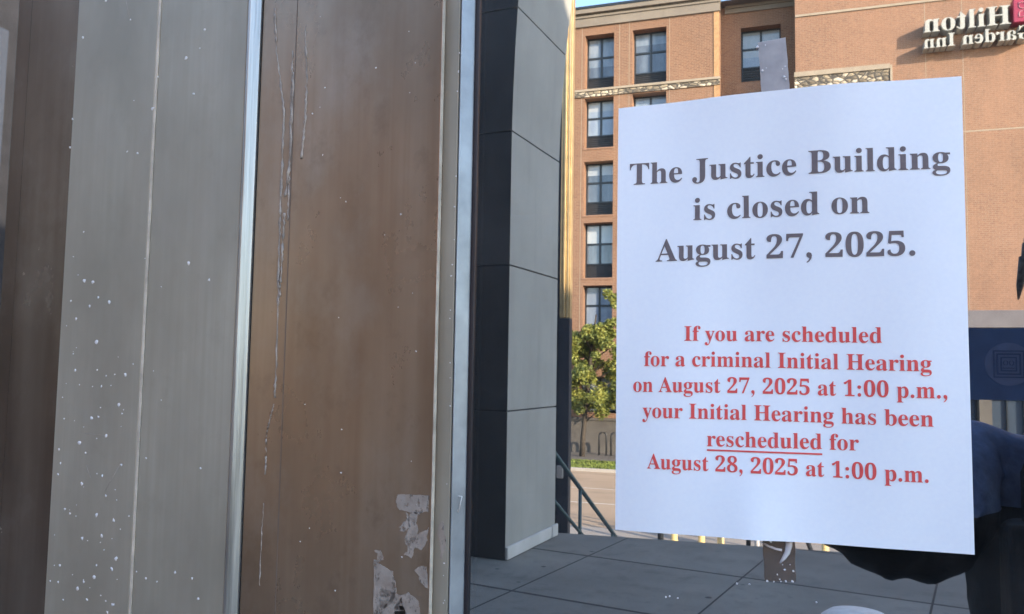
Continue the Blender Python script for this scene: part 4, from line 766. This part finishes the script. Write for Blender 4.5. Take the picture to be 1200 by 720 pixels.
m.build('control_joint', CAPST, ht)
# fascia, shopfront
m = MB(); m.box((xB1 + 1.0, YC - .3, cz0), (40, YC + .55, cz1)); m.build('fascia', FASC, ht, bevel=.02)
m = MB()
xx = xB1 + .1; k = 0
m.box((xB1, YC - .62, SZ), (40, YC - .56, cz0)); m.build('shop_glass', STORE, ht)
m = MB()
x = xB1
while x < 38:
    m.box((x, YC - .55, SZ), (x + .45, YC - .02, cz0 - .003)); x += 2.3
m.build('shop_pier', GREYST, ht)
m = MB(); x = xB1 + .452
while x < 37:
    for a in (.0, .60, 1.2, 1.79): m.box((x + a, YC - .555, SZ + .3), (x + a + .055, YC - .45, cz0 - .004))
    m.box((x + .056, YC - .55, .55), (x + 1.79, YC - .46, .63)); x += 2.3
m.build('shop_frame', WFR, ht)
m = MB(); m.quad((-30, YA - .5, ROOF - .1), (xB1, YA - .5, ROOF - .1), (xB1, -58, ROOF - .1), (-30, -58, ROOF - .1)); m.quad((xB1, YC - .01, CT), (40, YC - .01, CT), (40, -58, CT), (xB1, -58, CT))
m.quad((40, YC, SZ), (40, -58, SZ), (40, -58, CT), (40, YC, CT)); m.quad((-30, YA, SZ), (-30, -58, SZ), (-30, -58, ROOF), (-30, YA, ROOF)); m.quad((-30, -58, SZ), (40, -58, SZ), (40, -58, ROOF), (-30, -58, ROOF)); m.build('roof', GREYST, ht, fix=False)

# sign: reads from the plaza, so its words run towards -X
sg = thing('hotel_sign', 'raised pale lettering with crimson emblem on the blank brick wall', 'sign')
def words_on(body, xl, xr, zb, cap, y0, y1):
    tv, tf = text_mesh(body, 4, .5); x0 = min(q.x for q in tv); x1 = max(q.x for q in tv)
    out = [Vector((xr + (xl - xr) * (q.x - x0) / (x1 - x0), y0 + (y1 - y0) * (q.z + .5), zb + q.y * cap / .455)) for q in tv]
    o = mesh_obj('lettering', out, tf, SIGNW, sg)
    bm = bmesh.new(); bm.from_mesh(o.data); bmesh.ops.remove_doubles(bm, verts=bm.verts, dist=1e-4); bmesh.ops.recalc_face_normals(bm, faces=bm.faces); bm.to_mesh(o.data); bm.free()
D = 36.7
n0 = at(1082, 39, D); h0 = at(1184, 30, D); hc = at(1184, 8, D)
words_on('Hilton', n0.x, h0.x, (n0.z + h0.z) / 2, hc.z - h0.z, YC + .03, YC + .62)
g0 = at(1082, 57, D); g1 = at(1184, 47, D)
gx = (g1.x - g0.x) * 1.245
words_on('Garden Inn', g0.x, g0.x + gx, (g0.z + g1.z) / 2 - .05, (hc.z - h0.z) * .70, YC + .03, YC + .62)
m = MB(); E0 = at(1187, 28, D); es = 1.0
m.box((E0.x, YC + .03, E0.z), (E0.x + es, YC + .62, E0.z + es)); m.build('emblem_box', SIGNP, sg, bevel=.03)
m = MB(); c_ = Vector((E0.x + es / 2, YC + .63, E0.z + es / 2))
for k in range(4):
    a = math.pi / 4 + k * math.pi / 2; d = Vector((math.cos(a), 0, math.sin(a))); n_ = Vector((-d.z, 0, d.x)); pts = []
    for i in range(17):
        t = i / 16; s = math.sin(t * 2 * math.pi); r = .08 + .34 * (1 - abs(1 - 2 * t)); pts.append(c_ + d * r + n_ * .13 * s)
    m.tube(pts, .022, 6)
m.build('emblem_leaf', SIGNL, sg, fix=False)

# ------------------------------------------------------------------ street tree, racks
tr_ = thing('street_tree', 'young leafy tree with sunlit yellow green crown before the hotel', 'tree')
tb = at(682, 530, 36.0); tx, ty = tb.x, tb.y; tz = SZ + .08
m = MB(); zc = at(700, 410, 36).z
m.tube([(tx, ty, tz), (tx + .03, ty, tz + .9), (tx + .12, ty + .05, tz + 1.8), (tx + .35, ty, zc - .3), (tx + .6, ty, zc + 1.6)], [.14, .11, .10, .08, .03], 9)
for k in range(16):
    a = k * 2.4; z = tz + 1.5 + k * .22; b = Vector((tx + .1 + .03 * k, ty, z)); e = b + Vector((math.cos(a) * random.uniform(.7, 1.8), math.sin(a) * random.uniform(.5, 1.2), random.uniform(.4, 1.1)))
    m.tube([b, (b + e) / 2 + Vector((0, 0, .1)), e], [.04, .028, .01], 6)
m.build('trunk', BARK, tr_)
m = MB(); rng = random.Random(5)
cl = []
for k in range(80):
    a = rng.uniform(0, 6.283); zf = rng.uniform(0, 1)
    rr = (1.95 * math.sin(math.pi * (.12 + .8 * zf)) ** .8) * rng.uniform(.35, 1.12)
    cl.append((Vector((tx + .55 + rr * math.cos(a), ty + rr * .75 * math.sin(a), at(700, 472, 36).z - .45 + zf * 3.7)), rng.uniform(.22, .46)))
for px, py in ((720, 350), (722, 357), (712, 345), (722, 378), (714, 380)):
    cl.append((at(px, py, 35.8), .26))
for px, py in ((676, 396), (672, 420), (690, 388), (703, 386), (674, 448), (668, 462)):
    cl.append((at(px, py, 35.7), .33))
for c, r in cl:
    for i in range(int(150 * r * 4.0)):
        d = Vector((rng.gauss(0, 1), rng.gauss(0, 1), rng.gauss(0, .8))).normalized() * r * rng.random() ** .4
        p = c + d; n_ = Vector((rng.gauss(0, .32), rng.gauss(.3, .7), rng.gauss(.5, .6))).normalized(); u = n_.orthogonal().normalized(); u = Matrix.Rotation(rng.uniform(0, 6.28), 3, n_) @ u; v = n_.cross(u); s = rng.uniform(.034, .072)
        m.quad(p - u * s * 1.5, p - v * s * .7, p + u * s * 1.5, p + v * s * .7)
m.build('crown', LEAF, tr_, fix=False)
for k, (px, lab) in enumerate(((706, 'inverted U bike rack beside the tree trunk'), (720, 'inverted U bike rack nearest the notice edge'))):
    p = at(px, 531, 36.9); t = thing('bike_rack', lab, 'bike rack', group='bike racks by the stone base')
    m = MB(); zb = SZ + .08; h = at(706, 507, 36.9).z - zb; wr = .17
    pts = [(p.x - wr, p.y, zb)] + [(p.x - wr * math.cos(a), p.y, zb + h - wr + wr * math.sin(a)) for a in [i * math.pi / 10 for i in range(11)]] + [(p.x + wr, p.y, zb)]
    m.tube(pts, .042, 10); m.build('hoop', RACK, t)
    for sgn in (-1, 1): m = MB(); m.lathe((p.x + sgn * wr, p.y, zb), [(.09, 0), (.09, .015)], 14); m.build('foot_plate', RACK, t)

# ------------------------------------------------------------------ the person with the phone, mirrored in the pane
NAVY = plain('navy_cloth', (.10, .145, .27), .75, 0, .25, 60, bump=.2)
BLACK = plain('black_cloth', (.004, .0045, .007), .85, 0, .3, 60, bump=.2)
SKIN = plain('skin', (.42, .25, .18), .5, 0, .08, 30)
HAIR = plain('greying_hair', (.10, .095, .09), .6, 0, .6, 150)
JEAN = plain('dark_jeans', (.035, .04, .055), .85, 0, .2, 60)
pe = thing('person', 'person in dark navy clothing raising a phone towards the glass', 'person')
def skin(name, verts, edges, mats, root, parent, sub=2):
    me = bpy.data.meshes.new(name); me.from_pydata([v[:3] for v in verts], edges, [])
    o = bpy.data.objects.new(name, me); COL.objects.link(o); o.parent = parent
    sk = o.modifiers.new('skin', 'SKIN'); sk.use_smooth_shade = True; sk.branch_smoothing = .6
    for i, v in enumerate(verts):
        r = v[3]; me.skin_vertices[0].data[i].radius = (r, r) if not isinstance(r, tuple) else r
        me.skin_vertices[0].data[i].use_root = i == root
    ss = o.modifiers.new('sub', 'SUBSURF'); ss.levels = sub; ss.render_levels = sub
    dg = bpy.context.evaluated_depsgraph_get(); m2 = bpy.data.meshes.new_from_object(o.evaluated_get(dg))
    o.modifiers.clear(); o.data = m2; m2.name = name
    for p in m2.polygons: p.use_smooth = True
    m2.materials.clear()
    for q in (mats if isinstance(mats, (list, tuple)) else [mats]): m2.materials.append(q)
    return o
HX, HY, HZ = .445, -.87, 1.555                                 # head centre
EL_ = Vector((.138, -.70, 1.262)); SHL = Vector((.255, -.90, 1.392)); SHR = Vector((.60, -.90, 1.372)); EL_R = Vector((.67, -.68, 1.16))
HL = Vector((-.120, -.575, 1.44)); HR = Vector((.455, -.655, 1.45))
def add(p, r): return (*p, r)
V = [(.448, -.92, .93, (.19, .14)), (.450, -.93, 1.10, (.19, .14)), (.450, -.92, 1.27, (.19, .14)), (.425, -.90, 1.385, (.075, .07)), (.415, -.885, 1.45, (.052, .055)),
     add(SHL, .075), add(EL_, .052), add(EL_ + (HL - EL_) * .5 + Vector((0, 0, -.005)), .042), add(HL, .030),
     add(SHR, .062), add(EL_R, .052), add(EL_R + (HR - EL_R) * .5, .04), add(HR, .030),
     (.345, -.93, .84, .095), (.33, -.92, .48, .062), (.33, -.95, .10, .042), (.535, -.93, .84, .095), (.55, -.93, .48, .062), (.56, -.96, .10, .042),
     (.33, -.82, .045, .036), (.57, -.83, .045, .036), add(EL_ + (SHL - EL_) * .42 + Vector((.01, 0, -.045)), .060)]
Ed = [(0, 1), (1, 2), (2, 3), (3, 4), (2, 5), (5, 21), (21, 6), (6, 7), (7, 8), (2, 9), (9, 10), (10, 11), (11, 12), (0, 13), (13, 14), (14, 15), (0, 16), (16, 17), (17, 18), (15, 19), (18, 20)]
bo = skin('body', V, Ed, [NAVY, SKIN, JEAN, BLACK], 0, pe, 3)
for v in bo.data.vertices:                                     # folds in the cloth
    c = v.co
    if c.z < 1.40 and c.z > .08 and (c - HL).length > .07 and (c - HR).length > .07:
        q_ = Vector((c.x * 9 + c.z * 5, c.y * 9, c.z * 15 - c.x * 9)); f_ = 1 - abs(noise.noise(q_)) * 2; f2 = noise.noise(q_ * 2.6)
        v.co = c + v.normal * (.010 * f_ + .004 * f2 - .004)
_b = bmesh.new(); _b.from_mesh(bo.data)
for z in (.075, .90, 1.278, 1.415): bmesh.ops.bisect_plane(_b, geom=_b.verts[:] + _b.edges[:] + _b.faces[:], plane_co=(0, 0, z), plane_no=(0, .04, 1))
_b.to_mesh(bo.data); _b.free()
for p in bo.data.polygons: p.use_smooth = True
for p in bo.data.polygons:
    c = p.center
    if c.z > 1.415 and abs(c.x - .415) < .08: p.material_index = 1
    elif c.z < .90: p.material_index = 3 if c.z < .075 else 2
    elif (c - HL).length < .06 or (c - HR).length < .06: p.material_index = 1
    elif c.z - .04 * c.y * -1 < 1.278: p.material_index = 3
    elif c.x < .20 and c.z < 1.31: p.material_index = 3
# head: one lathed-and-sculpted ellipsoid with nose, brow, chin and ears
m = MB(); NR, NS_ = 26, 32; g = []
for j in range(NR + 1):
    ph = math.pi * j / NR; row = []
    for i in range(NS_):
        th = 2 * math.pi * i / NS_; x = math.sin(ph) * math.cos(th); y = math.sin(ph) * math.sin(th); z = math.cos(ph)
        sx2 = .074 * (1 - .22 * max(0, -z)); sy2 = .095; px, py, pz = x * sx2, y * sy2, z * .118
        if y > 0:
            py -= .012 * max(0, -z) * y
            py += .024 * math.exp(-((px / .012) ** 2 + ((pz + .015) / .024) ** 2)) + .006 * math.exp(-((pz - .028) / .01) ** 2) * math.exp(-(px / .05) ** 2)
            for sgn in (-1, 1): py -= .011 * math.exp(-(((px - sgn * .031) / .014) ** 2 + ((pz - .008) / .010) ** 2))
            py -= .004 * math.exp(-((pz + .058) / .004) ** 2 - (px / .024) ** 2)
        row.append(m.bm.verts.new((HX + px, HY + py, HZ + pz)))
    g.append(row)
for j in range(NR):
    for i in range(NS_):
        f = m.bm.faces.new((g[j][i], g[j][(i + 1) % NS_], g[j + 1][(i + 1) % NS_], g[j + 1][i])); f.smooth = True
for sgn in (-1, 1): m.tube([(HX + sgn * .07, HY - .005, HZ - .03), (HX + sgn * .083, HY - .015, HZ), (HX + sgn * .078, HY - .012, HZ + .028)], [.006, .011, .006], 8)
hdm = m.build('head', SKIN, pe)
for sgn in (-1, 1):
    m = MB(); m.dome((HX + sgn * .031, HY + .074, HZ + .008), (0, 1, 0), .010, .006, 12); m.build('eye', SPK, pe)
# wavy hair and beard as many thick strands
m = MB(); rng = random.Random(3)
def strand(root, d, n, L, r, curl):
    p = Vector(root); d = Vector(d).normalized(); pts = [p.copy()]; ph = rng.uniform(0, 6.28)
    for i in range(n):
        d = (d + Vector((math.sin(ph + i * 1.1) * curl, math.cos(ph + i * .9) * curl, -.30))).normalized(); p = p + d * L / n; pts.append(p.copy())
    m.tube(pts, [r * (1 - .8 * i / n) for i in range(n + 1)], 5)
for k in range(1000):
    th = rng.uniform(0, 6.28); ph = rng.uniform(0, 1.75); x = math.sin(ph) * math.cos(th); y = math.sin(ph) * math.sin(th); z = math.cos(ph)
    if y > .25 and z < .62: continue
    strand((HX + x * .074, HY + y * .092, HZ + z * .116), (x * .7, y * .7 - .3, z * .5 - .2), 9, rng.uniform(.035, .075), .0042, .55)
for px, py0, py1 in ((1193, 318, 352), (1197, 302, 340), (1199, 296, 330)):
    a = at(px + 5, py0 - 16, .80); b = at(px + 1, (py0 + py1) / 2, .80); c = at(px - 1, py1, .80); m.tube([a, b, c], [.006, .005, .001], 6)
m.build('hair', HAIR, pe, fix=False)
m = MB()
for k in range(460):
    th = rng.uniform(.15, 2.99); ph = rng.uniform(1.75, 2.75); x = math.sin(ph) * math.cos(th); y = math.sin(ph) * math.sin(th); z = math.cos(ph)
    strand((HX + x * .066, HY + y * .085, HZ + z * .112), (x, y * .7, -.5), 6, rng.uniform(.05, .12), .0022, .4)
m.build('beard', HAIR, pe, fix=False)
# hands: palm and five bent fingers each
def hand(c, along, palm, side, hold):
    """c wrist; along: wrist to fingers; palm: the way the palm faces; side: towards the thumb"""
    along, palm, side = along.normalized(), palm.normalized(), side.normalized()
    V = [add(c - along * .03, .027), add(c + along * .03, (.032)), add(c + along * .075, .033)]; E_ = [(0, 1), (1, 2)]
    for k, (o_, L) in enumerate(((.030, .068), (.010, .076), (-.010, .070), (-.029, .056))):
        b = c + along * .082 + side * o_; p1 = b + along * L * .40 + palm * .008; p2 = p1 + along * L * .20 + palm * L * .32; p3 = p2 + palm * L * .30 - along * L * .06
        i = len(V); V += [add(b, .0095), add(p1, .0088), add(p2, .0080), add(p3, .0066)]; E_ += [(2, i), (i, i + 1), (i + 1, i + 2), (i + 2, i + 3)]
    t0 = c + along * .028 + side * .026; t1 = t0 + side * .022 + along * .022 + palm * .014; t2 = t1 + along * .024 + palm * .018 + side * .004; i = len(V)
    V += [add(t0, .012), add(t1, .0105), add(t2, .0085)]; E_ += [(1, i), (i, i + 1), (i + 1, i + 2)]
    return skin('hand', V, E_, SKIN, 0, pe)
hand(HL, Vector((.15, .12, .9)), Vector((.75, .55, -.2)), Vector((-.5, .8, .1)), 0)
hand(HR, Vector((-.55, .3, .55)), Vector((-.2, .95, .1)), Vector((.5, .1, .8)), 0)
# shoulder bag
bgt = thing('shoulder_bag', 'black shoulder bag hanging against the navy shirt', 'bag')
zb = at(1160, 608, .75).z
m = MB(); m.box((.268, -.80, 1.02), (.62, -.70, zb)); m.build('bag_body', BLACK, bgt, bevel=.022, seg=4)
m = MB(); m.box((.262, -.698, 1.14), (.626, -.685, zb + .006)); m.build('flap', BLACK, bgt, bevel=.006)
m = MB(); m.tube([(.30, -.75, zb - .02), (.305, -.775, zb + .06), (.34, -.815, zb + .12), (.38, -.87, zb + .135), (.44, -.99, zb + .06), (.60, -1.02, 1.10), (.63, -.78, zb - .03)], .010, 8); m.build('strap', BLACK, bgt)
# navy panel with the round emblem, made up for a flat patch over the face
nb = thing('added_panel', 'flat navy patch with round emblem added over the face', 'panel')
CN = plain('navy_patch', (.105, .19, .42), .5, 0, .10, 40); CE = plain('emblem_blue', (.20, .28, .52), .5, 0, .08, 60); CE2 = plain('emblem_line', (.10, .165, .36), .5)
n0 = at(1122, 385, .62); n1 = at(1122, 468, .62); x1_ = n0.x + .215
m = MB(); zt_, zb_ = n0.z, n1.z; pts = []
for i in range(15): pts.append((n0.x + (x1_ - n0.x) * i / 14, -.62, zt_ + random.uniform(-.0006, .0006) + .0006 * math.sin(i * 1.7)))
pts += [(x1_, -.62, zb_ + .001), (n0.x, -.62, zb_)]
m.prism(pts, (0, -.006, 0)); m.build('flat_patch', CN, nb)
ec = at(1180.5, 427, .6195); er = (at(1180.5, 402, .62).z - at(1180.5, 452, .62).z) / 2
m = MB(); m.prism([(ec.x + er * math.cos(a), -.6198, ec.z + er * math.sin(a)) for a in [2 * math.pi * i / 48 for i in range(48)]], (0, .0008, 0)); m.build('emblem_disc', CE, nb)
m = MB(); y = -.6189
def ring(s, t):
    for a, b in (((-s, -s), (s, -s + t)), ((-s, s - t), (s, s)), ((-s, -s + t), (-s + t, s - t)), ((s - t, -s + t), (s, s - t))):
        m.box((ec.x + a[0], y, ec.z + a[1]), (ec.x + b[0], y + .0006, ec.z + b[1]))
ring(er * .64, er * .06); ring(er * .50, er * .07); ring(er * .34, er * .06)
for sgn in (-1, 1):
    m.tube([(ec.x + sgn * er * .12 + er * .085 * math.cos(a), y, ec.z + er * .06 + er * .11 * math.sin(a)) for a in [2 * math.pi * i / 12 for i in range(13)]], er * .022, 5)
m.tube([(ec.x + er * (-.24 + .48 * i / 8), y, ec.z - er * (.16 + (.03 if i % 2 else 0))) for i in range(9)], er * .025, 5)
m.build('emblem_mark', CE2, nb, fix=False)
# the phone, its lens just behind the camera
ph = thing('mobile_phone', 'dark phone held sideways at eye height facing the glass', 'phone')
pm = Matrix.Translation(CAM) @ Matrix((r2, fwd, u2)).transposed().to_4x4()   # x along the phone, y towards the scene
m = MB(); m.box((-.130, -.030, -.052), (.026, -.021, .022), mat=pm); m.build('case', BLACK, ph, bevel=.003)
m = MB(); m.box((-.128, -.0315, -.050), (.024, -.0302, .020), mat=pm); m.build('screen', STORE, ph)
m = MB(); m.box((-.018, -.0208, -.046), (.018, -.0175, .016), mat=pm); m.build('camera_bump', RUB, ph, bevel=.002)
m = MB()
for z in (0, -.024): m.tube([pm @ Vector((0, -.0172, z)), pm @ Vector((0, -.0158, z))], .0075, 20)
m.build('lens', STORE, ph)


bpy.context.view_layer.update()
